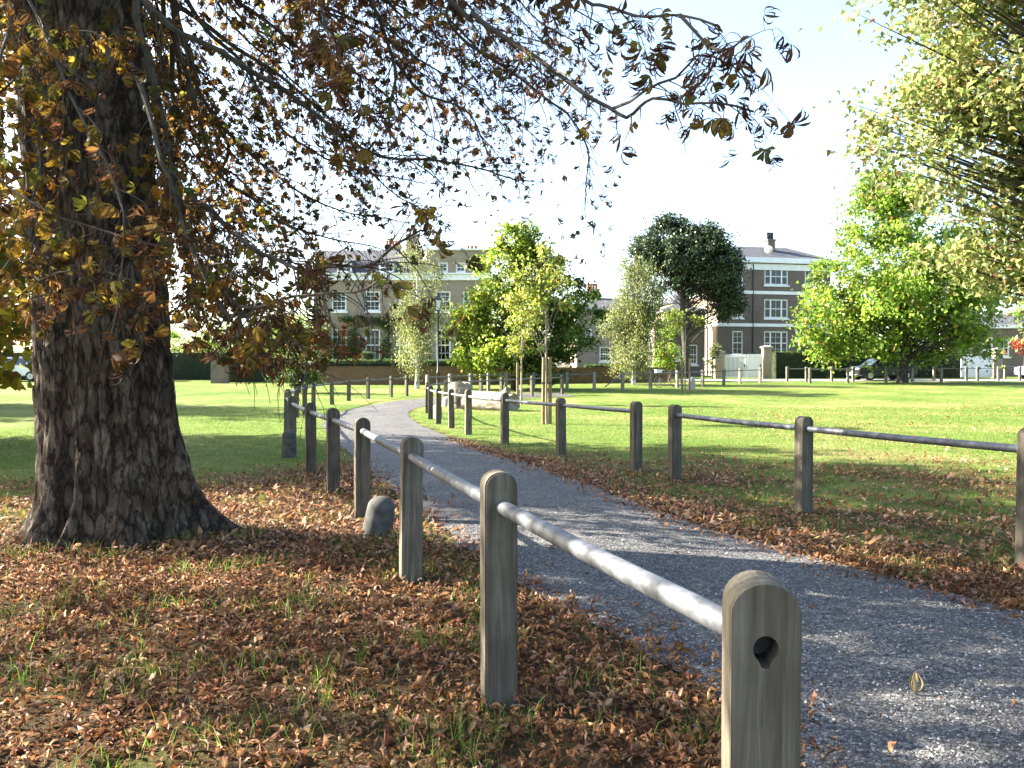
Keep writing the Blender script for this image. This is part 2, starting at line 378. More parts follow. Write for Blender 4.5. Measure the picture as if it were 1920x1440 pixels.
tag(fast_mesh('path', V, F, MT['gravel'], None, None, True), 'grey gravel path curving away between the post fences', kind='structure')

# the lane in front of the gates
MT['tarmac'] = M_noise('pale_tarmac', (.20, .20, .20), (.30, .295, .285), (7, 7, 7), .85, .3, .01)
rx = np.linspace(12.5, 90, 60)
ra, rb = 57.3 + 0 * rx, 61.0 + 0 * rx
V = np.vstack([np.column_stack([rx, ra, ground(rx, ra) + .02]), np.column_stack([rx, (ra+rb)/2, ground(rx, (ra+rb)/2) + .03]), np.column_stack([rx, rb, ground(rx, rb) + .02])])
k = len(rx); i = np.arange(k - 1); F = np.vstack([np.stack([i, i+1, i+1+k, i+k], -1), np.stack([i+k, i+1+k, i+1+2*k, i+2*k], -1)])
tag(fast_mesh('road', V, F, MT['tarmac']), 'pale tarmac lane in front of the white gates', kind='structure')

# ------------------------------------------------------------------ leaf shapes
def frames(D, U):
    """rotation matrices whose +Y column is D and whose +Z column is close to U"""
    D = D / np.linalg.norm(D, axis=1, keepdims=True)
    Xc = np.cross(D, U); ln = np.linalg.norm(Xc, axis=1, keepdims=True); Xc = np.where(ln > 1e-5, Xc / np.maximum(ln, 1e-5), np.array([1., 0, 0]))
    Zc = np.cross(Xc, D); return np.stack([Xc, D, Zc], -1)
def rand_unit(n):
    v = rng.normal(size=(n, 3)); return v / np.linalg.norm(v, axis=1, keepdims=True)
def leaflet(L, W, rows, curl, fold, twist=0., mid=True, peak=.58, wav=0., pitch0=0.):
    """a leaflet along +Y: returns V,F,w (w = 0 on the midrib, 1 on the edge); curl bends it downwards, fold closes it along the midrib"""
    V = []; W_ = []; y = z = 0.; step = L / (rows - 1); per = 3 if mid else 2
    for i in range(rows):
        t = i / (rows - 1); ang = pitch0 + curl * t * t
        hw = W * (math.sin(math.pi * min(1, t ** (math.log(.5) / math.log(peak)))) ** .8 if 0 < t < 1 else .06)
        if i: y += step * math.cos(ang); z -= step * math.sin(ang)
        tw = twist * t; f = fold * (1 + wav * math.sin(9 * t))
        for sgn in ((-1, 0, 1) if mid else (-1, 1)):
            xx = sgn * hw * math.cos(f); up = abs(sgn) * hw * math.sin(f) + (wav * hw * math.sin(11 * t + sgn) if sgn else 0)
            x2 = xx * math.cos(tw) - up * math.sin(tw); u2 = xx * math.sin(tw) + up * math.cos(tw)
            V.append((x2, y + u2 * math.sin(ang), z + u2 * math.cos(ang))); W_.append(abs(sgn) if mid else .6 + .4 * t)
        if i == rows - 1 and mid: W_[-2] = 1
    F = []
    for i in range(rows - 1):
        for k in range(per - 1):
            a = i * per + k; F.append((a, a + 1, a + 1 + per, a + per))
    return np.array(V), np.array(F), np.array(W_)
def rotz(V, a):
    c, s = math.cos(a), math.sin(a); return V @ np.array([[c, s, 0], [-s, c, 0], [0, 0, 1]])
def compound(nl, rows, mid, dead, seed):
    r = random.Random(seed); Vs, Fs, Ws = [], [], []; n0 = 0
    pet = r.uniform(.07, .13); sag = r.uniform(0.0, .05)
    pv = np.array([(-.0022, 0, 0), (.0022, 0, 0), (.0018, pet * .55, -sag * .3), (-.0018, pet * .55, -sag * .3), (.0015, pet, -sag), (-.0015, pet, -sag)])
    Vs.append(pv); Fs.append(np.array([(0, 1, 2, 3), (3, 2, 4, 5)])); Ws.append(np.full(6, .3)); n0 = 6
    for k in range(nl):
        u = (k / (nl - 1) - .5) * 2; a = u * R(r.uniform(95, 125)) + r.uniform(-.12, .12)
        L = r.uniform(.115, .15) * (1 - .34 * abs(u)); W = L * r.uniform(.17, .23)
        if dead: v, f, wt = leaflet(L * 1.1, W * r.uniform(.32, .75), rows, r.uniform(.3, 2.3) * (1 if r.random() < .7 else 1.5), r.uniform(.5, 1.15), r.uniform(-1.4, 1.4), mid, .6, r.uniform(0, .35), r.uniform(.3, 1.3))
        else: v, f, wt = leaflet(L, W, rows, r.uniform(.4, 1.7), r.uniform(.1, .55), r.uniform(-.5, .5), mid, .62, .1, r.uniform(.1, .8))
        v = rotz(v, a) + np.array([0, pet, -sag]); Vs.append(v); Fs.append(f + n0); Ws.append(wt); n0 += len(v)
    return np.vstack(Vs), np.vstack(Fs), np.concatenate(Ws)
def diamond(seed):
    """the same compound leaf with one folded quad per leaflet"""
    r = random.Random(seed); Vs, Fs, Ws = [], [], []
    for k in range(6):
        u = (k / 5 - .5) * 2; a = u * 1.9 + r.uniform(-.12, .12); L = r.uniform(.115, .155) * (1 - .3 * abs(u)); W = L * r.uniform(.1, .2); p = r.uniform(.2, 1.2)
        v = np.array([(0, 0, 0), (W, L * .5 * math.cos(p), -L * .5 * math.sin(p)), (0, L * math.cos(p * 1.3), -L * math.sin(p * 1.3)), (-W, L * .5 * math.cos(p), -L * .5 * math.sin(p))])
        Vs.append(rotz(v, a) + np.array([0, .09, -.01])); Fs.append(np.array([(0, 1, 2, 3)]) + 4 * k); Ws.append(np.array([0, .8, 1, .8]))
    return np.vstack(Vs), np.vstack(Fs), np.concatenate(Ws)
def batch(variants, idx, Rm, S, T, C1, C2=None):
    """joined copies of small quad meshes: returns V,F,col"""
    Vs, Fs, Cs = [], [], []; n0 = 0
    if C2 is None: C2 = C1
    for k, (v, f, wt) in enumerate(variants):
        s = np.nonzero(idx == k)[0]
        if not len(s): continue
        P = np.einsum('nij,vj->nvi', Rm[s] * S[s][:, None, None], v) + T[s][:, None, :]
        Vs.append(P.reshape(-1, 3)); Fs.append((f[None] + (np.arange(len(s)) * len(v))[:, None, None] + n0).reshape(-1, f.shape[1]))
        Cs.append((C1[s][:, None, :] * (1 - wt)[None, :, None] + C2[s][:, None, :] * wt[None, :, None]).reshape(-1, 3)); n0 += len(s) * len(v)
    return np.vstack(Vs), np.vstack(Fs), np.vstack(Cs)
# flat quads with a fold, for leaves far away
SIMPLE = []
for k in range(4):
    a = .25 + .12 * k
    SIMPLE.append((np.array([(0, 0, 0), (.30, .42, a * .3), (0, 1, -a * .5), (-.30, .42, a * .3)]), np.array([(0, 1, 2, 3)]), np.array([0, .6, 1, .6])))
LOBED = []
for k in range(3):
    c = .2 + .15 * k
    v = [(0, 0, 0), (.5, .18, -c * .2), (.26, .5, .05), (0, .5, 0), (.0, 1.05, -c), (-.26, .5, .05), (-.5, .18, -c * .2)]
    LOBED.append((np.array(v), np.array([(0, 1, 2, 3), (3, 2, 4, 4), (0, 3, 5, 6), (3, 4, 4, 5)])[[0, 2]], np.array([0, 1, .6, 0, 1, .6, 1.])))
    LOBED[-1] = (np.array([(0, 0, 0), (.5, .18, -c * .2), (.24, .52, .05), (0, 1.05, -c), (-.24, .52, .05), (-.5, .18, -c * .2)]), np.array([(0, 1, 2, 3), (0, 3, 4, 5)]), np.array([0, 1, .5, 1, .5, 1.]))
CHEAP = []
for k in range(8):
    r = random.Random(300 + k); CHEAP.append(leaflet(1.0, r.uniform(.16, .30), 3, r.uniform(-2, 2), r.uniform(.2, .9), r.uniform(-1.2, 1.2), False, .5, .2, r.uniform(-.6, .6)))
def pick(pal, n, jit=.18):
    """colours from a weighted palette [(weight, rgb)], with a small jitter"""
    wts = np.array([p[0] for p in pal], float); wts /= wts.sum()
    i = rng.choice(len(pal), n, p=wts); c = np.array([p[1] for p in pal])[i]
    return np.clip(c * (1 + rng.normal(0, jit, (n, 1))) * (1 + rng.normal(0, jit * .3, (n, 3))), .004, .9)
# ------------------------------------------------------------------ the big horse chestnut
TX, TY = -3.70, 7.42
chest = empty('chestnut_tree', (TX, TY, 0), 0, 'huge horse chestnut with furrowed trunk and browning leaves left of the path', 'tree')
def trunk_mesh():
    nA, zs = 210, np.r_[np.linspace(-.12, 1.2, 80), np.linspace(1.22, 7.2, 170)]
    V = []
    for z in zs:
        cx = -.065 * max(0, z - .4); sc = np.interp(z, [0, 1, 2.5, 5, 7.2], [.95, .90, .88, .85, .67])
        fl = math.exp(-max(z, 0) / .30)
        for k in range(nA):
            a = 2 * math.pi * k / nA; ca, sa = math.cos(a), math.sin(a)
            r = 0
            for (ox, oy, rr) in ((-.27, .0, .385), (.17, -.02, .475)):      # two fused stems
                b = ca * ox + sa * oy; disc = b * b - (ox * ox + oy * oy - rr * rr)
                if disc > 0: r = max(r, b + math.sqrt(disc))
            r *= sc
            # buttress roots
            root = 0
            for (ra, amp, wd) in ((.12, .62, .24), (-.95, .26, .26), (-1.75, .34, .16), (-2.35, .22, .25), (-3.0, .20, .24), (1.2, .35, .35), (2.3, .35, .3)):
                d = (a - ra + math.pi) % (2 * math.pi) - math.pi; root += amp * math.exp(-(d / wd) ** 2)
            r += fl * (.07 + root * .80) + .04 * root * math.exp(-max(z, 0) / 1.3)
            u = a * .6
            # long flutes running up the stem, deep plates of bark
            r += .030 * noise.noise((ca * 2.3, sa * 2.3, z * .35)) + .022 * noise.noise((ca * 6, sa * 6, z * .5 + 9))
            wv = .35 * noise.noise((ca * 3, sa * 3, z * 1.5))
            dd = noise.voronoi((u * 15 + wv * 1.6, z * 2.3 + wv * 1.6, 2.5))[0]
            e = min(1, (dd[1] - dd[0]) / .28)
            r += .030 * noise.noise((ca * 9 + 4, sa * 9, z * .55)) + .028 * e * (.5 + .8 * (noise.noise((ca * 2, sa * 2, z * .9 + 30)) + .4)) - .012
            r += .010 * noise.noise((ca * 14, sa * 14, z * 7))
            V.append((cx + r * ca, r * sa, z))
    V = np.array(V); nz = len(zs)
    ii, jj = np.meshgrid(np.arange(nA), np.arange(nz - 1)); ii = ii.ravel(); jj = jj.ravel()
    F = np.stack([jj * nA + ii, jj * nA + (ii + 1) % nA, (jj + 1) * nA + (ii + 1) % nA, (jj + 1) * nA + ii], -1)
    return V, F
V, F = trunk_mesh(); fast_mesh('trunk', V, F, MT['bark'], chest, None, True)
tag(bpy.data.objects['trunk'], 'two fused stems of flaking grey brown bark with spreading roots')

class Twigs:
    def __init__(s): s.mb = MB(); s.P = []; s.D = []; s.S = []
T = Twigs()
LIMBS = []     # (points world, r0, r1, twig spacing, twig length, leaf density)
def pxl(*pts): return [(X(p, d), d, Z(q, d)) for p, q, d in pts]
def limb(pts, r0, r1, sp=.17, tl=(.35, .95), dens=1.0): LIMBS.append((smooth_path(pts, .16), r0, r1, sp * .42, tl, dens * 1.15))
top = (TX - .25, TY, 6.2)
# limbs in view, swept down and out over the path
limb([top, (-3.45, 7.3, 5.55)] + pxl((271,0,7.2),(312,38,7.2),(347,70,7.3),(417,100,7.4),(500,152,7.6),(536,172,7.7),(578,205,7.8),(622,244,8),(694,289,8.2),(750,303,8.3),(833,305,8.5),(917,328,8.6),(1000,339,8.8)), .050, .007, .16, (.3, .8), .85)
limb([(-3.6, 7.8, 5.8)] + pxl((380,40,8.2),(450,110,8.4),(500,192,8.6),(522,236,8.7),(555,264,8.8),(592,286,8.8),(633,308,9),(711,328,9),(800,345,9.2)), .034, .006, .16, (.3, .8), .9)
limb([(-3.5, 7.9, 7.4), (-2.6, 8, 7.0)] + pxl((690,-60,8),(700,0,7.9),(717,50,7.9),(739,111,7.9),(744,153,7.8),(739,189,7.8),(735,260,7.7)), .048, .012, .15, (.3, .9), 1.0)
limb(pxl((745,118,7.9),(778,164,7.9),(806,183,7.9),(844,197,8),(875,222,8),(900,256,8.1),(930,330,8.2)), .020, .005, .16, (.3, .7), .7)
limb([(-3.4, 7.2, 7.6), (-2.0, 7.1, 6.5)] + pxl((822,-50,7.1),(833,30,7),(858,67,7),(894,97,7.0),(930,122,7.0),(972,153,7.0),(1028,192,7.1),(1061,217,7.2),(1094,267,7.3),(1103,294,7.4),(1097,347,7.5),(1090,400,7.6)), .036, .005, .16, (.3, .75), .55)
limb([(-3.4, 7.0, 7.9), (-2.0, 6.7, 6.6)] + pxl((842,0,6.2),(889,33,6.1),(933,64,6.0),(972,94,5.9),(1042,136,5.7),(1075,156,5.6),(1111,181,5.5),(1139,197,5.4),(1167,219,5.3),(1194,200,5.2),(1222,189,5.1),(1278,200,4.8),(1347,206,4.5),(1410,215,4.3)), .050, .006, .26, (.16, .36), .5)
limb([(-3.3, 6.8, 8.3), (-1.2, 6.2, 6.6)] + pxl((1040,-60,5.2),(1097,0,5.0),(1125,11,5.0),(1161,22,4.9),(1194,33,4.8),(1236,36,4.6),(1278,39,4.4),(1340,50,4.2)), .036, .006, .24, (.16, .36), .7)
limb(pxl((1150,200,5.5),(1200,172,5.2),(1262,155,4.9),(1310,110,4.7),(1372,130,4.4),(1400,165,4.3)), .012, .004, .22, (.15, .32), .75)
limb(pxl((1278,39,4.4),(1322,85,4.2),(1362,85,4.0),(1390,60,4.0)), .012, .004, .18, (.15, .3), .8)
limb([(-3.4, 7.2, 5.0)] + pxl((330,330,7.0),(403,401,6.7),(441,432,6.5),(480,466,6.3),(518,486,6.1),(557,499,5.9),(596,507,5.7),(647,504,5.5),(700,494,5.3),(745,460,5.2),(790,425,5.1)), .040, .007, .12, (.25, .7), 1.0)
limb([(-3.3, 6.9, 4.2)] + pxl((400,560,6.1),(450,575,5.6),(505,571,5.2),(557,556,4.9),(608,553,4.7),(660,545,4.5),(705,518,4.4)), .026, .006, .15, (.2, .6), 1.0)
limb([(-3.4, 7.2, 5.0)] + pxl((350,430,6.9),(400,520,6.5),(450,590,6.1),(500,620,5.7),(560,640,5.3),(620,650,5.0)), .030, .006, .15, (.25, .65), 1.0)
limb([(-3.4, 7.4, 4.4)] + pxl((370,560,7.2),(420,620,7.0),(470,650,6.7),(530,670,6.3),(590,690,5.9)), .026, .006, .15, (.25, .6), 1.0)
limb([(-3.4, 8.0, 5.0)] + pxl((400,300,8.6),(480,380,9),(560,430,9.2),(640,450,9.3),(720,470,9.3)), .035, .006, .12, (.3, .9), 1.0)
limb([(-3.4, 8.0, 5.4)] + pxl((380,180,8.6),(460,280,9),(560,360,9.2),(660,400,9.3),(760,420,9.4)), .035, .006, .12, (.3, .9), 1.0)
limb([(-3.4, 7.8, 6.4)] + pxl((420,-20,8.4),(520,60,8.8),(600,120,9),(690,150,9.1),(780,240,9.3),(860,290,9.5)), .040, .006, .13, (.3, .9), .95)
limb([(-3.4, 8.2, 7.0)] + pxl((520,-40,9.6),(620,20,9.8),(720,70,10),(820,140,10.2),(900,190,10.3),(960,260,10.4)), .040, .006, .15, (.3, .9), .8)
limb([(-3.4, 8.4, 7.4)] + pxl((640,-30,10.4),(760,-10,10.4),(860,30,10.5),(960,70,10.6),(1060,90,10.6)), .040, .006, .16, (.3, .8), .65)
limb([(-3.6, 8.5, 5.6)] + pxl((360,250,10),(440,330,10.6),(540,420,11.2),(620,500,11.6)), .035, .006, .12, (.3, .9), 1.0)
limb([(-3.6, 8.5, 5.0)] + pxl((340,360,10),(400,450,10.6),(470,530,11),(540,590,11.4)), .035, .006, .12, (.3, .9), 1.0)
limb([(-3.4, 6.6, 7.6), (-2.6, 5.8, 6.2)] + pxl((560,-60,5.2),(610,40,4.9),(640,110,4.7),(655,170,4.6)), .022, .006, .12, (.2, .5), 1.0)
for (a, b, c, dd) in (((300,20),(420,180),(560,300),9.6), ((300,90),(400,250),(520,380),10.2), ((320,200),(420,360),(500,470),10.8), ((420,0),(560,110),(700,230),9.8), ((300,300),(380,420),(440,540),9.4), ((560,0),(660,100),(760,190),10.6), ((330,420),(420,500),(520,560),8.6), ((600,200),(700,330),(800,400),9.4), ((450,60),(600,200),(690,330),10.8), ((680,-20),(790,60),(900,130),8.8)):
    limb([(-3.6, 8.3, Z(a[1], 9) + .9)] + pxl((a[0], a[1], dd - .5), (b[0], b[1], dd), (c[0], c[1], dd + .4)), .030, .006, .15, (.3, .9), .95)
for (a, b, c, dd) in (((720,-60),(860,60),(980,200),8.4), ((800,-60),(940,20),(1080,130),8.0), ((900,-60),(1020,40),(1120,110),7.2), ((780,40),(900,160),(1010,270),9.2), ((980,-40),(1080,30),(1180,90),6.6), ((700,80),(840,180),(960,330),9.6), ((860,0),(980,110),(1080,200),9.0), ((620,-40),(740,60),(850,200),9.0)):
    limb([(-3.2, 7.9, Z(a[1], dd) + 1.6)] + pxl((a[0] - 120, a[1] - 90, dd - .4), (a[0], a[1], dd), (b[0], b[1], dd), (c[0], c[1], dd + .2)), .026, .005, .17, (.25, .7), .75)
# in front of the trunk and at its left
limb([(-3.9, 6.9, 6.0), (-3.9, 6.0, 5.0)] + pxl((90,60,5.6),(150,200,5.3),(200,300,5.1),(240,400,5.0),(230,520,4.9),(210,640,4.8)), .022, .005, .25, (.2, .5), .75)
limb([(-4.2, 7.0, 5.2)] + pxl((-20,250,5.9),(60,380,5.6),(150,420,5.4),(230,440,5.2),(300,470,5.1)), .018, .005, .20, (.2, .5), .8)
limb([(-4.2, 7.2, 5.8)] + pxl((-60,120,6.6),(0,180,6.4),(60,110,6.2),(140,60,6.0),(220,80,5.9)), .022, .005, .14, (.2, .5), .8)
limb([(-4.0, 7.0, 4.6)] + pxl((60,470,6.0),(120,510,5.6),(200,500,5.4),(290,540,5.3)), .016, .005, .19, (.2, .45), .8)
# the rest of the crown: left, behind and above
rr = random.Random(4)
for k in range(30):
    az = R(rr.uniform(80, 262)); z0 = rr.uniform(4.2, 9.5); ln = rr.uniform(4.0, 7.0) * (1.0 if z0 < 8 else .75)
    rise = rr.uniform(.2, 1.6); drop = rr.uniform(1.2, 3.4)
    pts = [(TX - .3, TY, z0)]
    for t in (.25, .5, .75, 1.0):
        wob = rr.uniform(-.2, .2)
        pts.append((TX - .3 + math.cos(az + wob) * ln * t, TY + math.sin(az + wob) * ln * t, z0 + rise * math.sin(t * 1.9) - drop * t * t + rr.uniform(-.2, .2)))
    limb(pts, .07, .008, .15, (.35, 1.0), .95)
for k in range(10):    # the side towards the sun and the camera, whose shade falls on the path
    az = R(rr.uniform(165, 258)); z0 = rr.uniform(5.0, 8.8); ln = rr.uniform(3.5, 6.8); rise = rr.uniform(.2, 1.4); drop = rr.uniform(1.0, 2.8); pts = [(TX - .3, TY, z0)]
    for t in (.25, .5, .75, 1.0):
        wob = rr.uniform(-.2, .2); pts.append((TX - .3 + math.cos(az + wob) * ln * t, TY + math.sin(az + wob) * ln * t, z0 + rise * math.sin(t * 1.9) - drop * t * t + rr.uniform(-.2, .2)))
    limb(pts, .06, .008, .15, (.35, 1.0), 1.0)
for k in range(8):     # upper crown
    az = R(rr.uniform(0, 360)); z0 = rr.uniform(9, 10.5); ln = rr.uniform(2.0, 4.0)
    limb([(TX - .4, TY, z0), (TX - .4 + math.cos(az) * ln * .5, TY + math.sin(az) * ln * .5, z0 + 1.2), (TX - .4 + math.cos(az) * ln, TY + math.sin(az) * ln, z0 + 1.0 + rr.uniform(0, 1.5))], .06, .008, .22, (.35, 1.0), .8)
T.mb.tube([(TX - .42, TY, 7.0), (TX - .5, TY, 8.5), (TX - .45, TY, 10.6)], [.36, .24, .10], 12)
def grow(T, limbs):
    r = random.Random(8)
    for pts, r0, r1, sp, tl, dens in limbs:
        n = len(pts); rad = [r0 + (r1 - r0) * (i / (n - 1)) ** .7 for i in range(n)]
        # small kinks so that no limb is a smooth hose
        kp = [Vector(p) + Vector((noise.noise(Vector(p) * 2.1), noise.noise(Vector(p) * 2.1 + Vector((9, 0, 0))), noise.noise(Vector(p) * 2.1 + Vector((0, 9, 0))))) * .05 for p in pts]
        T.mb.tube(kp, rad, 6)
        s = np.r_[0, np.cumsum(np.linalg.norm(np.diff(pts, axis=0), axis=1))]; Ltot = s[-1]
        a = Ltot * .16
        while a < Ltot:
            i = min(n - 2, int(np.searchsorted(s, a)) - 1); i = max(i, 0)
            p = kp[i].lerp(kp[i + 1], (a - s[i]) / max(1e-6, s[i + 1] - s[i])); t = (kp[i + 1] - kp[i]).normalized()
            frac = a / Ltot
            if r.random() < .45 + .6 * frac:
                rv = Vector((r.gauss(0, 1), r.gauss(0, 1), r.gauss(0, 1))); pe = (rv - t * rv.dot(t)).normalized()
                d = (t * .75 + pe * .8 + Vector((0, 0, -.22))).normalized(); L = r.uniform(*tl)
                q = p.copy(); P = [q.copy()]; ns = 5
                for k in range(ns):
                    d = (d + Vector((r.gauss(0, .16), r.gauss(0, .16), r.gauss(0, .12) - .16))).normalized(); q = q + d * (L / ns); P.append(q.copy())
                tr = min(.008, rad[i] * .6); T.mb.tube(P, [tr * (1 - .13 * k) for k in range(ns + 1)], 3, False)
                for k in range(1, ns + 1):
                    m = 1 if k < ns else 2
                    for _ in range(m):
                        if r.random() > dens * (.35 + .6 * k / ns): continue
                        rv = Vector((r.gauss(0, 1), r.gauss(0, 1), r.gauss(0, .6) - .35)).normalized()
                        T.P.append(tuple(P[k])); T.D.append(tuple((rv + d * .5).normalized())); T.S.append(r.uniform(.58, 1.0))
            a += sp * r.uniform(.6, 1.4)
        T.P.append(tuple(kp[-1])); T.D.append(tuple((kp[-1] - kp[-2]).normalized())); T.S.append(1.0)
grow(T, LIMBS)
_r = random.Random(5)
def thin(p):
    """the crown opens towards the houses and the sky on the right"""
    a, b = 960 + 1500 * p[0] / max(p[1], .5), 695 - 1500 * (p[2] - EYE) / max(p[1], .5)
    k = 1.0
    if a > 610 and b > 400: k = .30
    if a > 700 and b > 300: k = .45
    if a > 880 and b > 380: k = .22
    if a > 1060: k = .75
    return _r.random() < k
keepi = [i for i, p in enumerate(T.P) if thin(p) and p[2] > 1.62 + .25 * noise.noise((p[0] * 2, p[1] * 2, 0))]
T.P = [T.P[i] for i in keepi]; T.D = [T.D[i] for i in keepi]; T.S = [T.S[i] for i in keepi]
o = T.mb.build('branches', MT['bark_limb'], chest, True); o.location = (-TX, -TY, 0); tag(o, 'dark sweeping boughs and drooping twigs', kind='stuff')
LP = np.array(T.P); LD = np.array(T.D); LS = np.array(T.S); nl = len(LP)
# every leaf hangs a little; normals point up on the whole
LD = LD + np.array([0, 0, -.45]); LD /= np.linalg.norm(LD, axis=1, keepdims=True)
LU = rand_unit(nl) * .9 + np.array([0, 0, .9])
C_BROWN = [(4, (.068, .030, .015)), (3, (.10, .046, .017)), (1.2, (.17, .080, .020)), (2.5, (.042, .022, .014))]
C_LIVE = [(4, (.050, .064, .013)), (2.5, (.095, .095, .015)), (1.6, (.23, .165, .02)), (1.2, (.13, .070, .016))]
live = rng.random(nl) < np.interp(LP[:, 0], [-9, -3.5, -1.5, 1], [.72, .58, .32, .10])
C_BACKLIT = [(3, (.30, .205, .025)), (2, (.20, .16, .02)), (2, (.11, .115, .016)), (1.5, (.24, .12, .02))]  # left of the crown: backlit glow put into the leaf colour
backlit = LP[:, 0] < -2.9 + rng.normal(0, .7, nl)
C1 = np.where(live[:, None], np.where(backlit[:, None], pick(C_BACKLIT, nl), pick(C_LIVE, nl)), pick(C_BROWN, nl)); C2 = np.where(rng.random((nl, 1)) < .75, pick(C_BROWN, nl), C1)
RM = frames(LD, LU)
HI = [compound(6, 6, True, False, s) for s in (1, 2, 3)] + [compound(7, 6, True, False, 4)] + [compound(5 + s % 3, 6, True, True, 20 + s) for s in range(6)]
LO = [compound(6, 3, False, False, s) for s in (1, 2, 3)] + [compound(7, 3, False, False, 4)] + [compound(5 + s % 3, 3, False, True, 20 + s) for s in range(6)]
vi = np.where(live, rng.integers(0, 4, nl), 4 + rng.integers(0, 6, nl))
# the 300 that show largest are leaves of their own, the others one mass
pxx = 960 + 1500 * LP[:, 0] / LP[:, 1]; pyy = 695 - 1500 * (LP[:, 2] - EYE) / LP[:, 1]
inv = (LP[:, 1] > 1) & (pxx > 0) & (pxx < 1920) & (pyy > 0) & (pyy < 1400)
order = np.argsort(np.where(inv, LP[:, 1] / LS, 1e9)); big = order[:300]; rest = np.setdiff1d(np.arange(nl), big)
base_me = {}
for v in range(10):
    for c in range(4):
        bv, bf, bw = HI[v]
        a_ = pick(C_LIVE if v < 4 else C_BROWN, 1)[0]; b_ = pick(C_BROWN, 1)[0]
        t = fast_mesh('leaf', bv, bf, MT['leaf'], None, a_[None] * (1 - bw[:, None]) + b_[None] * bw[:, None], True)
        base_me[v, c] = t.data; bpy.data.objects.remove(t)
for q in big:
    o = link('leaf', base_me[int(vi[q]), random.randrange(4)], chest)
    M4 = Matrix([list(RM[q][k] * LS[q]) + [LP[q][k] - (TX, TY, 0)[k]] for k in range(3)] + [[0, 0, 0, 1]]); o.matrix_basis = M4
near_ = LP[rest][:, 1] < 7.0
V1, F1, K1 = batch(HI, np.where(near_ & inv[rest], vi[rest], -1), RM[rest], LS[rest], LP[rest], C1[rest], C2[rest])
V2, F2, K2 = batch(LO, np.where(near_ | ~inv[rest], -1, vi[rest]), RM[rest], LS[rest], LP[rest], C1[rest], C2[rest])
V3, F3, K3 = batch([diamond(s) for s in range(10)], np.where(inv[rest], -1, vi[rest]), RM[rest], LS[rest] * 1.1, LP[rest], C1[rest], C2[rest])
V2, F2, K2 = np.vstack([V2, V3]), np.vstack([F2, F3 + len(V2)]), np.vstack([K2, K3])
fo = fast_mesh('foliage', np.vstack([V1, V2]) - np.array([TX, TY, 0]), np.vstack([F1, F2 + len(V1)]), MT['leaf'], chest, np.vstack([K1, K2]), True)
tag(fo, 'curled brown, yellow and green chestnut leaves', kind='stuff')
STAT = ["chestnut leaves %d quads %d" % (nl, len(F1) + len(F2))]

# ------------------------------------------------------------------ fallen leaves
DEAD = []
for s in range(10):
    r = random.Random(100 + s)
    DEAD.append(leaflet(1.0, r.uniform(.12, .25), 5, r.uniform(-3.4, 3.4), r.uniform(.3, 1.35), r.uniform(-2.4, 2.4), True, r.uniform(.45, .65), r.uniform(.2, .8), r.uniform(-.6, .6)))
PAL_DEAD = [(5, (.150, .062, .025)), (4, (.23, .105, .044)), (3.5, (.31, .168, .084)), (2, (.070, .032, .016)), (2.2, (.39, .255, .155)), (.3, (.36, .17, .03))]
def scatter(n_try, xr, yr, fn):
    """points accepted with probability fn(x,y); denser towards the camera"""
    u = rng.random(n_try); y = yr[0] * (yr[1] / yr[0]) ** u if yr[0] > 0 else rng.uniform(*yr, n_try)
    x = rng.uniform(xr[0], xr[1], n_try); ok = np.abs(x) < y * .74 + 1.0
    x, y = x[ok], y[ok]; p = fn(x, y); k = rng.random(len(x)) < p; return x[k], y[k]
lx, ly = scatter(330000, (-11, 12), (2.2, 17.5), lambda x, y: np.clip(litter_density(x, y) * 1.2, 0, 1) * np.clip((y / 6), .62, 1.0))
nL = len(lx); STAT.append("litter %d" % nL)
def fallen(lx, ly, n):
    lift = rng.random(n) ** 2 * .035 * np.clip(litter_density(lx, ly), .1, 1)
    P = np.column_stack([lx, ly, ground(lx, ly) + .010 + lift])
    D = rand_unit(n); D[:, 2] *= .35; U = rand_unit(n) * .55 + np.array([0, 0, 1.0])
    return P, frames(D, U), rng.uniform(.030, .085, n) * np.where(rng.random(n) < .15, 1.3, 1)
P, Rm, S = fallen(lx, ly, nL); ix = rng.integers(0, 10, nL)
C1, C2 = pick(PAL_DEAD, nL, .25), pick(PAL_DEAD, nL, .25)
keep = np.argsort(ly)                                  # the nearest are leaves of their own
one = keep[:190]; rest = keep[190:]
hi_ = rest[ly[rest] < 6.6]; lo_ = rest[ly[rest] >= 6.6]
V, F, K = batch(DEAD, ix[hi_], Rm[hi_], S[hi_], P[hi_], C1[hi_], C2[hi_])
Vb, Fb, Kb = batch(CHEAP, ix[lo_] % 8, Rm[lo_], S[lo_] * 1.05, P[lo_], C1[lo_], C2[lo_])
fx, fy = scatter(60000, (2, 24), (11, 38), lambda x, y: np.clip(.10 + .25 * np.array([noise.noise((a * .3, b * .3, 5.)) for a, b in zip(x, y)]), 0, .4) * (side_dist(PR, x, np.minimum(y, 30)) > .3) * np.clip((x - 2) / 5, 0, 1))
Pf, Rf, Sf = fallen(fx, fy, len(fx)); Pf[:, 2] += .03; Vc, Fc, Kc = batch(CHEAP, rng.integers(0, 8, len(fx)), Rf, Sf * 1.15, Pf, pick(PAL_DEAD, len(fx)) * 1.3)
cx_, cy_ = scatter(2600, (-7, 7), (2.4, 10), lambda x, y: litter_density(x, y) * .5); nc = len(cx_)          # whole leaves, stalk and all
Pw = np.column_stack([cx_, cy_, ground(cx_, cy_) + .05]); Dw = rand_unit(nc); Dw[:, 2] *= .2; Vd, Fd, Kd = batch(HI, rng.integers(4, 10, nc), frames(Dw, rand_unit(nc) * .3 + np.array([0, 0, 1.])), rng.uniform(.7, 1.15, nc), Pw, pick(PAL_DEAD, nc), pick(PAL_DEAD, nc))
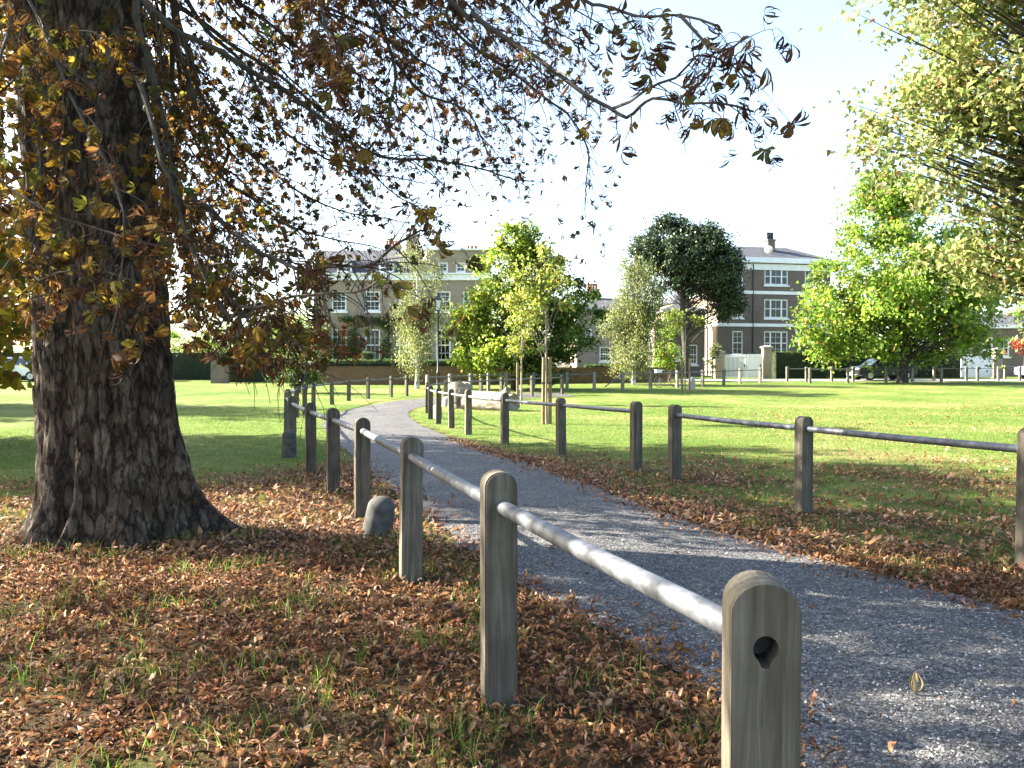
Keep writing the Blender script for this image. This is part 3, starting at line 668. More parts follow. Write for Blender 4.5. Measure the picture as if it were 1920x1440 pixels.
Vd[:, 2] = np.maximum(Vd[:, 2], ground(Vd[:, 0], Vd[:, 1]) + .008)
F = np.vstack([F, Fb + len(V), Fc + len(V) + len(Vb), Fd + len(V) + len(Vb) + len(Vc)]); V = np.vstack([V, Vb, Vc, Vd]); K = np.vstack([K, Kb, Kc, Kd])
tag(fast_mesh('fallen_leaves', V, F, MT['litter'], None, K, True), 'deep litter of dead brown chestnut leaves beside the path', 'leaf litter', kind='stuff')
dm = {}
for v in range(10):
    for c in range(4):
        bv, bf, bw = DEAD[v]; a_, b_ = pick(PAL_DEAD, 2, .2)
        t = fast_mesh('fallen_leaf', bv, bf, MT['litter'], None, a_[None] * (1 - bw[:, None]) + b_[None] * bw[:, None], True); dm[v, c] = t.data; bpy.data.objects.remove(t)
def single_leaf(p, Rm, s, label, group, me=None):
    o = link('fallen_leaf', me or dm[random.randrange(10), random.randrange(4)])
    o.matrix_world = Matrix([list(Rm[k] * s) + [p[k]] for k in range(3)] + [[0, 0, 0, 1]])
    return tag(o, label, 'leaf', group)
for q in one:
    single_leaf(P[q], Rm[q], S[q], 'dead brown leaf in the nearest litter beside the closest fence posts', 'nearest leaves of the litter')
# loose leaves on the path
px_, py_ = [], []
while len(px_) < 105:
    y = 3.0 * (20 / 3.0) ** random.random(); a = np.interp(y, PL[:60, 1], PL[:60, 0]); b = np.interp(y, PR[:75, 1], PR[:75, 0]); u = random.random()
    u = u if random.random() < .4 else (u ** 2.5 if random.random() < .4 else 1 - u ** 2.5)
    px_.append(a + (b - a) * u); py_.append(y)
P, Rm, S = fallen(np.array(px_), np.array(py_), len(px_)); P[:, 2] = P[:, 2].clip(.034, .05) + .006
for k in range(len(px_)):
    single_leaf(P[k], Rm[k], S[k] * 1.1, 'curled dead leaf lying loose on the grey gravel path', 'loose leaves on the path')
# two larger compound leaves lie on the gravel, stalk and all
for (qx, qy, seed, az, cc, lab) in ((1735, 1300, 31, 2.2, ((.30, .25, .12), (.20, .13, .06)), 'pale fallen leaf with a long stalk on the gravel right of the nearest post'), (1255, 1190, 33, .6, ((.22, .11, .04), (.13, .06, .03)), 'big brown fallen leaf with stalk at the left edge of the path')):
    bv, bf, bw = compound(4, 6, True, True, seed); d = 2280 / (qy - 695)
    t = fast_mesh('fallen_leaf', bv, bf, MT['litter'], None, np.array(cc[0])[None] * (1 - bw[:, None]) + np.array(cc[1])[None] * bw[:, None], True)
    t.location = (X(qx, d), d, .10 if seed == 31 else .09); t.rotation_euler = (R(12), 0, az); t.scale = (1.05,) * 3; tag(t, lab, 'leaf')

# ------------------------------------------------------------------ grass
def blades(n_try, xr, yr, fn, h, wd, pal, name, label):
    x, y = scatter(n_try, xr, yr, fn); n = len(x)
    hh = rng.uniform(*h, n); ww = wd * np.interp(y, [2, 8, 30], [.8, 1.2, 3.2]); az = rng.uniform(0, 2 * math.pi, n)
    ca, sa = np.cos(az), np.sin(az); z = ground(x, y) - .004; ln = rng.uniform(.15, .9, n) * hh; la = rng.uniform(0, 2 * math.pi, n)
    B0 = np.column_stack([x - ca * ww, y - sa * ww, z]); B1 = np.column_stack([x + ca * ww, y + sa * ww, z])
    mx, my = x + np.cos(la) * ln * .35, y + np.sin(la) * ln * .35
    M0 = np.column_stack([mx - ca * ww * .8, my - sa * ww * .8, z + hh * .6]); M1 = np.column_stack([mx + ca * ww * .8, my + sa * ww * .8, z + hh * .6])
    T_ = np.column_stack([x + np.cos(la) * ln, y + np.sin(la) * ln, z + hh * .95])
    if n > 60000:                        # short mown blades: one triangle each
        V = np.stack([B0, B1, T_], 1).reshape(-1, 3); F = np.arange(3 * n).reshape(-1, 3)
        STAT.append('%s %d' % (name, n)); return tag(fast_mesh(name, V, F, MT['grass'], None, np.repeat(pick(pal, n), 3, 0)), label, 'grass', kind='stuff')
    V = np.stack([B0, B1, M1, M0, T_], 1).reshape(-1, 3); b = np.arange(n) * 5
    F = np.vstack([np.stack([b, b + 1, b + 2], -1), np.stack([b, b + 2, b + 3], -1), np.stack([b + 3, b + 2, b + 4], -1)])
    o = fast_mesh(name, V, F, MT['grass'], None, np.repeat(pick(pal, n), 5, 0))
    STAT.append("%s %d" % (name, n)); return tag(o, label, 'grass', kind='stuff')
PAL_GRASS = [(4, (.072, .150, .016)), (3, (.115, .195, .024)), (1.3, (.20, .215, .05)), (1, (.06, .105, .017)), (.5, (.28, .24, .11))]
def on_path(x, y): return (side_dist(PL, x, y) > -.02) & (side_dist(PR, x, y) < .05) & (y < 33)
def lawn(x, y): return np.where(on_path(x, y), 0, np.clip(1.0 - litter_density(x, y) * 1.5, 0, 1))
blades(300000, (-13, 20), (6.0, 32), lawn, (.025, .06), .0022, PAL_GRASS, 'lawn_grass', 'short green lawn either side of the path')
def tuft_fn(x, y):
    t = np.array([noise.noise((a * 1.9, b * 1.9, 21.)) for a, b in zip(x, y)]); t2 = np.array([noise.noise((a * 7, b * 7, 4.)) for a, b in zip(x, y)])
    return np.where(on_path(x, y), 0, np.clip((t + .7 * t2 - .05) * 1.6, 0, 1))
blades(95000, (-6, 8), (2.2, 12), tuft_fn, (.05, .15), .0021, PAL_GRASS, 'grass_tufts', 'green grass tufts poking through the dead leaves')

# loose chippings on the nearest stretch of the path
nG = 24000; gy_ = 2.4 * (9 / 2.4) ** rng.random(nG); ga = np.interp(gy_, PL[:60, 1], PL[:60, 0]); gb = np.interp(gy_, PR[:60, 1], PR[:60, 0]); u = rng.random(nG)
gx_ = ga + (gb - ga) * u; gz_ = .011 + .022 * np.sin(np.pi * u)
oc = np.array([(1, 0, 0), (-1, 0, 0), (0, 1, 0), (0, -1, 0), (0, 0, 1.)]); of = np.array([(0, 2, 4), (2, 1, 4), (1, 3, 4), (3, 0, 4)])
GV = [(oc * np.array([1, r.uniform(.6, 1), r.uniform(.4, .8)]) + np.array([[r.uniform(-.3, .3) for _ in range(3)] for _ in range(5)]), of, np.zeros(5)) for r in (random.Random(k) for k in range(5))]
V, F, K = batch(GV, rng.integers(0, 5, nG), frames(np.column_stack([rng.normal(size=(nG, 2)), rng.normal(0, .1, nG)]), np.tile([0, 0, 1.], (nG, 1))), rng.uniform(.0035, .010, nG), np.column_stack([gx_, gy_, gz_]), pick([(3, (.085, .085, .088)), (2, (.15, .145, .138)), (1.2, (.27, .26, .245)), (1.5, (.045, .045, .05))], nG))
tag(fast_mesh('gravel', V, F, M_leaf('chipping', .0, .8, .3), None, K), 'loose grey chippings on the path', 'gravel', kind='stuff')
# ------------------------------------------------------------------ post and rail fences
def post_mesh(w, d, h, hole=None, bev=.006, sunk=.1):
    """oak post with a rounded head; the arch faces along -Y / +Y"""
    r = w / 2; n = 14
    out = [(-r, -sunk), (r, -sunk)] + [(r * math.cos(a), h - r * .92 + r * .92 * math.sin(a)) for a in [math.pi * k / n for k in range(n + 1)]]
    if not hole:
        return MB().prism(out, -d / 2, d / 2).mesh('post', MT['post'], True, bev)
    hz, hr = hole; circ = [(hr * .92 * math.cos(-2 * math.pi * k / 20), hz + hr * math.sin(-2 * math.pi * k / 20) - (.35 * hr if 13 < (20 - k) % 20 < 17 else 0)) for k in range(20)]
    P3 = [[Vector((x, z, 0)) for x, z in out], [Vector((x, z, 0)) for x, z in circ]]
    tri = tessellate_polygon(P3); allp = out + circ; m = len(allp); no = len(out)
    mb = MB(); vs = [(x, -d / 2, z) for x, z in allp] + [(x, d / 2, z) for x, z in out] + [(x, d / 2 * .7, z) for x, z in circ]
    fs = [tuple(t) for t in tri] + [tuple(range(m, m + no))]
    fs += [(i, m + i, m + (i + 1) % no, (i + 1) % no) for i in range(no)]
    b0 = m + no
    fs += [(no + i, b0 + i, b0 + (i + 1) % 20, no + (i + 1) % 20) for i in range(20)] + [tuple(b0 + i for i in range(20))]
    return mb.add(vs, fs).mesh('post', MT['post'])
POST_H = 1.05
PM = [post_mesh(.150, .13, POST_H + dh, None, .007) for dh in (0, .015, -.012)]
PM_far = [post_mesh(.15, .15, POST_H, None, .0) for _ in (0,)]
for me in PM_far: me.materials[0] = MT['post_far']
def fence(name, label, pts, rails, far=False, first=None, rot=None, hr=.905, rr_=.033, lean=.012, drops=()):
    """pts: (x,y); rails: list of (i,j) index pairs joined by one pipe"""
    f = empty(name, (pts[0][0], pts[0][1], G(*pts[0])), 0, label, 'fence')
    ox, oy, oz = f.location
    for i, (x, y) in enumerate(pts):
        a = pts[max(i - 1, 0)]; b = pts[min(i + 1, len(pts) - 1)]; ang = math.atan2(b[1] - a[1], b[0] - a[0]) - math.pi / 2
        if rot and i in rot: ang = rot[i]
        me = first if (first and i == 0) else (PM_far[0] if far else PM[i % 3])
        o = link('post', me, f); o.location = (x - ox, y - oy, G(x, y) - oz + random.uniform(-.012, .012)); o.rotation_euler = (random.uniform(-1, 1) * lean, random.uniform(-1, 1) * lean, ang)
    for (i, j) in rails:
        (x0, y0), (x1, y1) = pts[i], pts[j]
        p = [(x0 - ox, y0 - oy, G(x0, y0) - oz + hr), (x1 - ox, y1 - oy, G(x1, y1) - oz + hr)]
        m = [p[0][k] * .5 + p[1][k] * .5 for k in range(3)]; m[2] -= .006
        o = MB().tube([p[0], m, p[1]], rr_, 14 if not far else 8).build('rail', MT['rail'], f, True)
    for (i, q) in drops:
        x0, y0 = pts[i]; o = MB().tube([(x0 - ox, y0 - oy, G(x0, y0) - oz + hr), (q[0] - ox, q[1] - oy, q[2] - oz)], rr_, 8).build('rail', MT['rail'], f, True)
        tag(o, 'broken rail sloping down to the grass')
    return f
LEFT = [(.565, 1.82), (-.06, 3.64), (-.735, 5.77), (-1.54, 8.2), (-2.24, 10.0), (-2.97, 11.8), (-4.10, 14.9), (-4.95, 17.6), (-5.95, 21.2), (-7.0, 26.0), (-7.15, 27.6), (-7.7, 31.0), (-7.7, 34.2), (-7.55, 37.0), (-6.95, 38.6), (-6.05, 40.0), (-5.35, 40.6)]
hm = post_mesh(.150, .13, POST_H, (.905, .031), 0)
fence('post_and_rail_fence', 'oak post fence with pipe rail along the left of the path, nearest to the camera', LEFT, [(i, i + 1) for i in range(0, 9)] + [(i, i+1) for i in range(9, 16)], first=hm, rot={0: R(-6), 1: R(13), 2: R(17)})
RIGHT = [(5.0, 3.9), (4.02, 6.2), (3.1, 8.5), (2.26, 11.1), (1.88, 12.1), (.88, 14.3), (-.15, 16.6), (-1.04, 19.0), (-1.6, 21.1), (-2.1, 22.8), (-2.55, 25.0), (-3.0, 28.4), (-3.35, 32), (-2.9, 35), (-1.45, 37.4), (-.5, 38.6), (1.0, 40.2), (2.6, 41.6)]
fence('post_and_rail_fence', 'oak post fence with pipe rail on the right of the path, curving past the log', RIGHT, [(0, 1), (1, 2), (2, 3)] + [(i, i + 1) for i in range(4, 17)], rot={1: R(26), 2: R(22), 3: R(20)})
FARP = [(-4.4, 41.6), (-3.3, 42.6), (-2.25, 43.4), (-1.3, 44), (-.35, 44.4), (1.2, 44.6), (3.1, 45), (4.65, 45.2), (6.3, 45.6), (8.1, 46.8), (9.9, 48), (11.8, 49.5), (13.5, 51), (15.1, 53), (16.9, 54.5)]
fence('post_and_rail_fence', 'long pale post and rail fence along the far side of the green', FARP, [(i, i + 1) for i in range(7)] + [(i, i + 1) for i in range(8, 14)], far=True, drops=[(8, (X(1133, 45.4), 45.0, G(0, 45) + .22))])
fence('post_and_rail_fence', 'pale low rail beside the hedge right of the white gates', [(X(1476, 57), 57.0), (X(1512, 57), 57.0), (X(1560, 57), 57.0), (X(1600, 57), 57)], [(0, 1), (1, 2), (2, 3)], far=True)
fence('post_and_rail_fence', 'row of pale posts in front of the dark car under the maple', [(X(p, 54.5), 54.5) for p in (1519, 1590, 1661, 1711, 1765)], [(0, 1), (1, 2), (2, 3), (3, 4)], far=True, rr_=.022)
fence('post_and_rail_fence', 'row of pale posts crossing the lawn at the right edge', [(X(p, 58), 58.0) for p in (1751, 1812, 1833, 1872, 1912, 1960)], [(0, 1), (1, 2), (2, 3), (3, 4)], far=True, rr_=.02)
fence('post_and_rail_fence', 'short pale barrier with a thick rail at the far right', [(X(1884, 63), 63), (X(1935, 63), 63)], [(0, 1)], far=True, rr_=.06)

# ------------------------------------------------------------------ stone bollards
def bollard(x, y, h, r, label, tilt=(0, 0), mat='stone'):
    mb = MB(); prof = [(r * 1.03, -.12), (r * 1.04, 0), (r, h * .5), (r * .97, h - r * .85)] + [(r * .97 * math.cos(a), h - r * .85 + r * .85 * math.sin(a)) for a in [R(d) for d in (15, 32, 50, 66, 80, 89)]]
    n = 20; vs = []
    for (rad, z) in prof:
        for k in range(n):
            a = 2 * math.pi * k / n; q = 1 + .05 * noise.noise((math.cos(a) * 1.5 + x, math.sin(a) * 1.5, z * 6 + y)); vs.append((rad * q * math.cos(a), rad * q * .92 * math.sin(a), z))
    fs = [(i * n + k, i * n + (k + 1) % n, (i + 1) * n + (k + 1) % n, (i + 1) * n + k) for i in range(len(prof) - 1) for k in range(n)] + [tuple((len(prof) - 1) * n + k for k in range(n))]
    o = mb.add(vs, fs).build('stone_bollard', MT[mat], None, True); o.location = (x, y, G(x, y)); o.rotation_euler = (tilt[0], tilt[1], 0)
    return tag(o, label, 'bollard', 'old stone bollards by the path')
bollard(X(706, 7.35), 7.35, .37, .135, 'leaning round topped stone bollard in dead leaves by the third fence post', (0, R(9)))
bollard(X(541, 14.0), 14.0, .49, .125, 'upright round topped stone bollard on grass beyond the big tree', (0, R(1)))
bollard(X(821, 25.6), 25.6, .46, .14, 'pale stone bollard at the bend of the path', (0, R(-2)), 'stone_pale')
bollard(X(838, 33), 33, .42, .2, 'squat pale stone bollard behind the tree stump', (0, 0), 'stone_pale')
bollard(X(973, 41), 40.4, .4, .14, 'small pale stone bollard behind the staked saplings', (0, R(3)), 'stone_pale')
bollard(X(1297, 46), 46, .75, .2, 'rounded pale stone bollard beside the staked young tree on the right', (0, 0), 'stone_pale')

# ------------------------------------------------------------------ tree stump and fallen log
def wood_body(name, parent, p0, p1, r0, r1, label=None, jag=.0, seed=0, mat='deadwood'):
    p0, p1 = Vector(p0), Vector(p1); ax = (p1 - p0).normalized(); a = ax.orthogonal().normalized(); b = ax.cross(a); n, m = 40, 26; vs = []
    for j in range(m):
        t = j / (m - 1); c = p0.lerp(p1, t); r = r0 + (r1 - r0) * t
        for k in range(n):
            th = 2 * math.pi * k / n; ca, sa = math.cos(th), math.sin(th)
            q = r * (1 + .16 * noise.noise((ca * 1.6 + seed, sa * 1.6, t * 2.2)) + .10 * noise.noise((ca * 4 + seed, sa * 4, t * 3)) + .05 * noise.noise((ca * 11 + seed, sa * 11, t * 5)))
            e = ax * (jag * noise.noise((ca * 2, sa * 2, seed + 3.)) if j == m - 1 else 0)
            vs.append(c + (a * ca + b * sa) * q + e)
    for j in range(2):                                       # hollow, ragged end
        t = (.72, .0)[j]
        for k in range(n): th = 2 * math.pi * k / n; vs.append(p1 - ax * (.06 + .10 * j) + (a * math.cos(th) + b * math.sin(th)) * r1 * max(t, .02))
    vs_n = len(vs); fs = [(j * n + k, j * n + (k + 1) % n, (j + 1) * n + (k + 1) % n, (j + 1) * n + k) for j in range(m + 1) for k in range(n)]
    fs.append(tuple(reversed(range(n))))
    o = MB().add(vs, fs).build(name, MT[mat], parent, True)
    return o
sx, sy = X(862, 31.5), 31.5; gz = G(sx, sy)
o = wood_body('tree_stump', None, (sx, sy, gz - .1), (sx + .03, sy, gz + 1.04), .46, .40, jag=.16, seed=2); tag(o, 'tall pale tree stump with a dark split behind the right fence', 'stump')
sp = MB(); 
sp.add([(-.02, -.44, 0), (.06, -.47, .05), (.10, -.46, .35), (.05, -.45, .62), (.0, -.44, .45), (-.05, -.44, .2)], [(0, 1, 2, 3, 4, 5)])
c = sp.build('bark_split', MT['bark_bg'], o); c.location = (sx - .05, sy - .03, gz)
lx0, lx1 = X(884, 30.5), X(958, 29.6)
o = wood_body('fallen_log', None, (lx0 - .15, 31.2, gz + .30), (lx1 + .1, 29.8, gz + .27), .42, .36, jag=.10, seed=7); tag(o, 'bleached fallen log lying on the grass beside the tall stump', 'log')
c = wood_body('broken_branch', o, (lx1 - .35, 30.2, gz + .5), (lx1 - .1, 29.9, gz + .80), .14, .11, seed=4)
# ------------------------------------------------------------------ houses
def wall_cells(mb, W, z0, z1, holes, T=.32, x0=0.):
    """a wall in the XZ plane (outside at y = 0) with real openings and reveals"""
    xs = sorted(set([x0, x0 + W] + [v for h in holes for v in h[:2]])); zs = sorted(set([z0, z1] + [v for h in holes for v in h[2:4]]))
    def solid(i, j):
        if not (0 <= i < len(xs) - 1 and 0 <= j < len(zs) - 1): return False
        cx, cz = (xs[i] + xs[i+1]) / 2, (zs[j] + zs[j+1]) / 2
        return not any(h[0] < cx < h[1] and h[2] < cz < h[3] for h in holes)
    for i in range(len(xs) - 1):
        for j in range(len(zs) - 1):
            if not solid(i, j): continue
            a, b, c, d = xs[i], xs[i+1], zs[j], zs[j+1]
            mb.add([(a,0,c),(b,0,c),(b,0,d),(a,0,d),(a,T,c),(b,T,c),(b,T,d),(a,T,d)], [(0,1,2,3),(7,6,5,4)] + ([] if solid(i-1, j) else [(0,3,7,4)]) + ([] if solid(i+1, j) else [(1,5,6,2)]) + ([] if solid(i, j-1) else [(0,4,5,1)]) + ([] if solid(i, j+1) else [(3,2,6,7)]))
    return mb
_win = {}
def window(parent, x0, x1, z0, z1, cols=3, rows=4, blind=0., lights=1, y=.07, fw=.12, sill=True, label=None):
    """sash window: frame with sill, glazing bars, glass and an optional blind; lights = 3 gives a tripartite window"""
    w_, h_ = x1 - x0, z1 - z0; key = (round(w_, 2), round(h_, 2), cols, rows, blind, lights, sill)
    if key not in _win:
        f = MB(); f.box(0, fw, y, y + .1, 0, h_); f.box(w_ - fw, w_, y, y + .1, 0, h_); f.box(fw, w_ - fw, y, y + .1, h_ - fw, h_); f.box(fw, w_ - fw, y, y + .1, 0, fw * 1.2)
        spans = [(fw, w_ - fw)]
        if lights == 3:
            a, b = w_ * .27, w_ * .73
            f.box(a - .07, a + .07, y - .01, y + .1, fw * 1.2, h_ - fw); f.box(b - .07, b + .07, y - .01, y + .1, fw * 1.2, h_ - fw)
            spans = [(fw, a - .07), (a + .07, b - .07), (b + .07, w_ - fw)]
        f.box(fw, w_ - fw, y + .012, y + .075, h_ * .5 - .035, h_ * .5 + .035)      # meeting rail
        bars = MB()
        for (a, b) in spans:
            cs = cols if lights == 1 or b - a > w_ * .3 else max(1, cols - 2)
            for k in range(1, cs): xx = a + (b - a) * k / cs; bars.box(xx - .012, xx + .012, y + .025, y + .06, fw * 1.2, h_ - fw)
            for k in range(1, rows):
                zz = h_ * k / rows
                if abs(zz - h_ / 2) > .1: bars.box(a, b, y + .027, y + .058, zz - .012, zz + .012)
        g = MB().box(fw * .5, w_ - fw * .5, y + .042, y + .046, fw * .5, h_ - fw * .5)
        s = MB().box(-.09, w_ + .09, -.10, y - .002, -.13, -.002) if sill else None
        bl = MB().box(fw * .6, w_ - fw * .6, y + .14, y + .15, h_ * (1 - blind), h_ - fw * .4) if blind else None
        bk = None
        _win[key] = (f.mesh('window', MT['white']), bars.mesh('glazing_bar', MT['white']) if bars.v else None, g.mesh('pane', MT['glass']), s.mesh('sill', MT['white']) if s else None, bl.mesh('blind', MT['blind']) if bl else None)
    ms = _win[key]; o = link('window', ms[0], parent); o.location = (x0, 0, z0)
    for nm, me in zip(('glazing_bar', 'pane', 'sill', 'blind'), ms[1:]):
        if me: link(nm, me, o)
    return o
def hip_roof(mb, x0, x1, y0, y1, z, zr, over=.35, inset=None):
    x0 -= over; x1 += over; y0 -= over; y1 += over; i = inset if inset is not None else (y1 - y0) / 2; ym = (y0 + y1) / 2
    return mb.add([(x0,y0,z),(x1,y0,z),(x1,y1,z),(x0,y1,z),(x0+i,ym,zr),(x1-i,ym,zr)], [(0,1,5,4),(1,2,5),(2,3,4,5),(3,0,4),(3,2,1,0)])
def box_walls(parent, W, D, z0, z1, holes, mat, side_mat=None, side_holes=()):
    f = MB(); wall_cells(f, W, z0, z1, holes); f.build('front_wall', mat, parent)
    s = MB(); wall_cells(s, D - .32, z0, z1, side_holes)
    o = s.build('side_wall', side_mat or mat, parent); o.rotation_euler = (0, 0, R(-90)); o.location = (0, D, 0)     # left side, outside faces -X
    MB().box(W - .32, W, .322, D, z0, z1).build('side_wall', side_mat or mat, parent)
    MB().box(.322, W - .322, D - .32, D, z0, z1).build('back_wall', mat, parent)
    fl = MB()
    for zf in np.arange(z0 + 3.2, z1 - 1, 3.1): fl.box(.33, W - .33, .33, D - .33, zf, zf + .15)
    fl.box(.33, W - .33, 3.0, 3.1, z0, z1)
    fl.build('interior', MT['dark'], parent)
def chimney(parent, x, y, z0, z1, w_, d_, pots, mat, ph=.75, pm='terracotta'):
    c = MB().box(x - w_/2, x + w_/2, y - d_/2, y + d_/2, z0, z1); c.box(x - w_/2 - .07, x + w_/2 + .07, y - d_/2 - .07, y + d_/2 + .07, z1 + .002, z1 + .16)
    c = c.build('chimney', mat, parent)
    for k in range(pots):
        px = x - w_/2 + w_ * (k + .5) / pots
        MB().lathe([(.13, 0), (.105, ph * .8), (.13, ph * .82), (.13, ph)], 10, (px, y, z1 + .16)).build('chimney_pot', MT[pm], c, True)
    return c

# --- right: three storeys of dark brick with white bands
TH = R(11); HX, HY = X(1346, 75), 75.0
HZ = G(HX, HY) - .1
rh = empty('brick_house', (HX, HY, 0), TH, 'three storey dark brick house with white string courses, behind the white gates', 'house')
def U(px): k = (px - 960) / 1500; return (k * HY - HX) / (math.cos(TH) - k * math.sin(TH))
W_, D_ = 11.6, 6.5
cols_ = [(U(1373), U(1393), 2, 1), (U(1432.5), U(1477), 2, 3), (U(1508), U(1526), 2, 1)]
rowz = [(Z(660.5, 76) - .25, Z(621, 76)), (Z(597, 76), Z(561, 76)), (Z(535, 76), Z(502, 76))]
holes = [(a, b, z0, z1) for (a, b, _, _) in cols_[:2] for z0, z1 in rowz] + [(cols_[2][0], cols_[2][1], z0, z1) for z0, z1 in rowz[1:]]
door = (U(1503), U(1527), HZ + .3, HZ + 3.0); holes.append(door)
box_walls(rh, W_, D_, HZ, 11.7, holes, MT['brick_d'], MT['brick_sunlit'])
for ci, (a, b, c, l) in enumerate(cols_):
    for ri, (z0, z1) in enumerate(rowz):
        if ci == 2 and ri == 0: continue
        window(rh, a, b, z0, z1, c, 4 if ri < 1 else 2, {(0, 1): .55, (2, 1): .95, (1, 2): .5, (0, 2): .5}.get((ci, ri), 0.), l)
dm_ = MB().box(door[0] + .002, door[1] - .002, .1, .16, door[2] + .002, door[3] - .55).build('door', MT['white'], rh); MB().box(door[0] + .3, door[0] + .36, .06, .1, door[2] + 1, door[2] + 1.1).build('handle', MT['black'], dm_)
MB().box(door[0], door[1], .12, .15, door[3] - .54, door[3] - .002).build('fanlight', MT['glass'], rh)
for zz in (Z(548.5, 75.6), Z(609.5, 75.6)): MB().box(-.06, W_ + .06, -.09, -.003, zz - .15, zz + .15).box(-.06, -.003, 0, D_, zz - .15, zz + .15).build('string_course', MT['white'], rh)
cn = MB().box(-.05, W_ + .05, -.07, -.003, 11.05, 11.62); cn.box(-.35, W_ + .35, -.38, D_ + .3, 11.702, 11.88); cn.box(-.28, W_ + .28, -.30, D_ + .25, 11.882, 12.2)
cn.build('cornice', MT['white'], rh)
hip_roof(MB(), 0, W_, 0, D_, 12.202, 13.75, .1, 2.9).build('roof', MT['slate'], rh)
chimney(rh, U(1464), 2.2, 12.5, 14.15, .75, .7, 3, MT['brick_d'], .7, 'stone')
ds = MB(); 
for i in range(6):
    r0, r1 = .42 * i / 6, .42 * (i + 1) / 6
    for k in range(16):
        a, b = 2 * math.pi * k / 16, 2 * math.pi * (k + 1) / 16; ds.add([(r*math.cos(t), .28 * r * r, r*math.sin(t)) for r, t in ((r0, a), (r1, a), (r1, b), (r0 + 1e-4, b))], [(0, 1, 2, 3)])
ds.tube([(0, 0, 0), (0, -.4, .0)], .012, 5); ds.tube([(0, .02, 0), (.0, .12, -.5)], .025, 5)
o = ds.build('satellite_dish', MT['stone_pale'], rh, True); o.location = (U(1452), 1.2, 13.2); o.rotation_euler = (R(-15), 0, R(-30))
MB().tube([(U(1411), -.07, HZ), (U(1411), -.07, 11.6)], .055, 8).build('downpipe', MT['black'], rh, True)
MB().tube([(-.06, 2.2, HZ), (-.06, 2.2, 11.6)], .05, 8).build('downpipe', MT['black'], rh, True)
MB().lathe([(.001, -.02), (.16, 0), (.001, .02)], 10).build('wall_plaque', MT['white'], rh, True); p_ = bpy.data.objects['wall_plaque']; p_.location = (U(1493), -.03, Z(622, 75.8)); p_.rotation_euler = (R(90), 0, 0)

# --- low annexe at its left
AX, AY = X(1246, 72), 72.0; AZ = G(AX, AY) - .1
an = empty('brick_annexe', (AX, AY, 0), R(4), 'low dark annexe with hipped slate roof left of the three storey house', 'house')
def UA(px): return X(px, 72.2) - AX
hw_ = (UA(1289), UA(1308), Z(684, 72), Z(646, 72)); hw2 = (UA(1262), UA(1276), Z(676, 72), Z(648, 72))
box_walls(an, 3.7, 4.5, AZ, Z(585, 72), [hw_, hw2], MT['brick_d'], MT['brick_sunlit'])
for h in (hw_, hw2): window(an, *h, 3, 4, .6, 1)
MB().box(-.2, 3.9, -.2, 4.7, Z(585, 72) + .002, Z(582, 72) + .06).build('eaves', MT['white'], an)
hip_roof(MB(), 0, 3.7, 0, 4.5, Z(582, 72) + .063, Z(566, 72), .2, 1.7).build('roof', MT['slate'], an)
# --- gable wall behind the annexe, its sunlight put into the paler brick colour
BX, BY = X(1262, 84), 84.0
bw = empty('rear_wing', (BX, BY, 0), R(9), 'brick rear wing in painted sunlight behind the dark domed evergreen tree', 'house')
box_walls(bw, 4.2, 5, .9, 8.6, [(1.2, 2.2, 5.6, 7.4)], MT['brick_sunlit'], MT['brick_sunlit']); window(bw, 1.2, 2.2, 5.6, 7.4, 2, 4)
hip_roof(MB(), 0, 4.2, 0, 5, 8.602, 10.2, .2, 2).build('roof', MT['slate'], bw)

# --- left: stock brick terrace, mansard on its left half
LX, LY = X(588, 65), 65.0; LZ = G(LX, LY) - .1
lh = empty('brick_house', (LX, LY, 0), 0, 'wide yellow brick house with tall white sash windows behind the clipped hedge', 'house')
def UL(px): return X(px, 65) - LX
Wl = UL(916); Wm = UL(800)
rows1 = [(Z(677, 65), Z(617, 65)), (Z(584, 65), Z(546, 65))]
cx = [636, 699, 762, 831, 882]
holes = []
for k, p in enumerate(cx):
    for (z0, z1) in rows1: holes.append((UL(p - 14), UL(p + 14), z0, z1))
zc = Z(526, 65); zc2 = Z(515, 65)
up = [(UL(p - 9), UL(p + 9), Z(513, 65) + .05, Z(492, 65)) for p in (831, 864)]
lo_h = holes
box_walls(lh, Wl, 8, LZ, zc, lo_h, MT['brick_y'], MT['brick_y'])
for k, h in enumerate(holes): window(lh, *h, 3, 4, .97 if (k % 2 == 0 and k < 6) else (0, .45, .3)[k % 3], 1)
MB().box(-.1, Wl + .1, -.16, 8, zc + .002, zc2).box(-.22, Wl + .22, -.28, 8.1, zc2 + .002, zc2 + .10).build('cornice', MT['white'], lh)
# upper storey on the right half
us = MB(); wall_cells(us, Wl - Wm, zc2 + .102, Z(470, 65), up, .3, Wm); us.box(Wm, Wm + .3, .302, 7.9, zc2 + .102, Z(470, 65)); us.box(Wl - .3, Wl, .302, 7.9, zc2 + .102, Z(470, 65)); us.box(Wm + .302, Wl - .302, 7.6, 7.9, zc2 + .102, Z(470, 65))
us.build('upper_wall', MT['brick_y'], lh)
for h in up: window(lh, *h, 2, 4, .3, 1)
MB().box(Wm - .12, Wl + .12, -.15, 8, Z(470, 65) + .002, Z(467, 65)).build('parapet', MT['white'], lh)
hip_roof(MB(), Wm, Wl, 0, 7.9, Z(467, 65) + .003, Z(459, 65) + .2, .0, 3).build('roof', MT['slate'], lh)
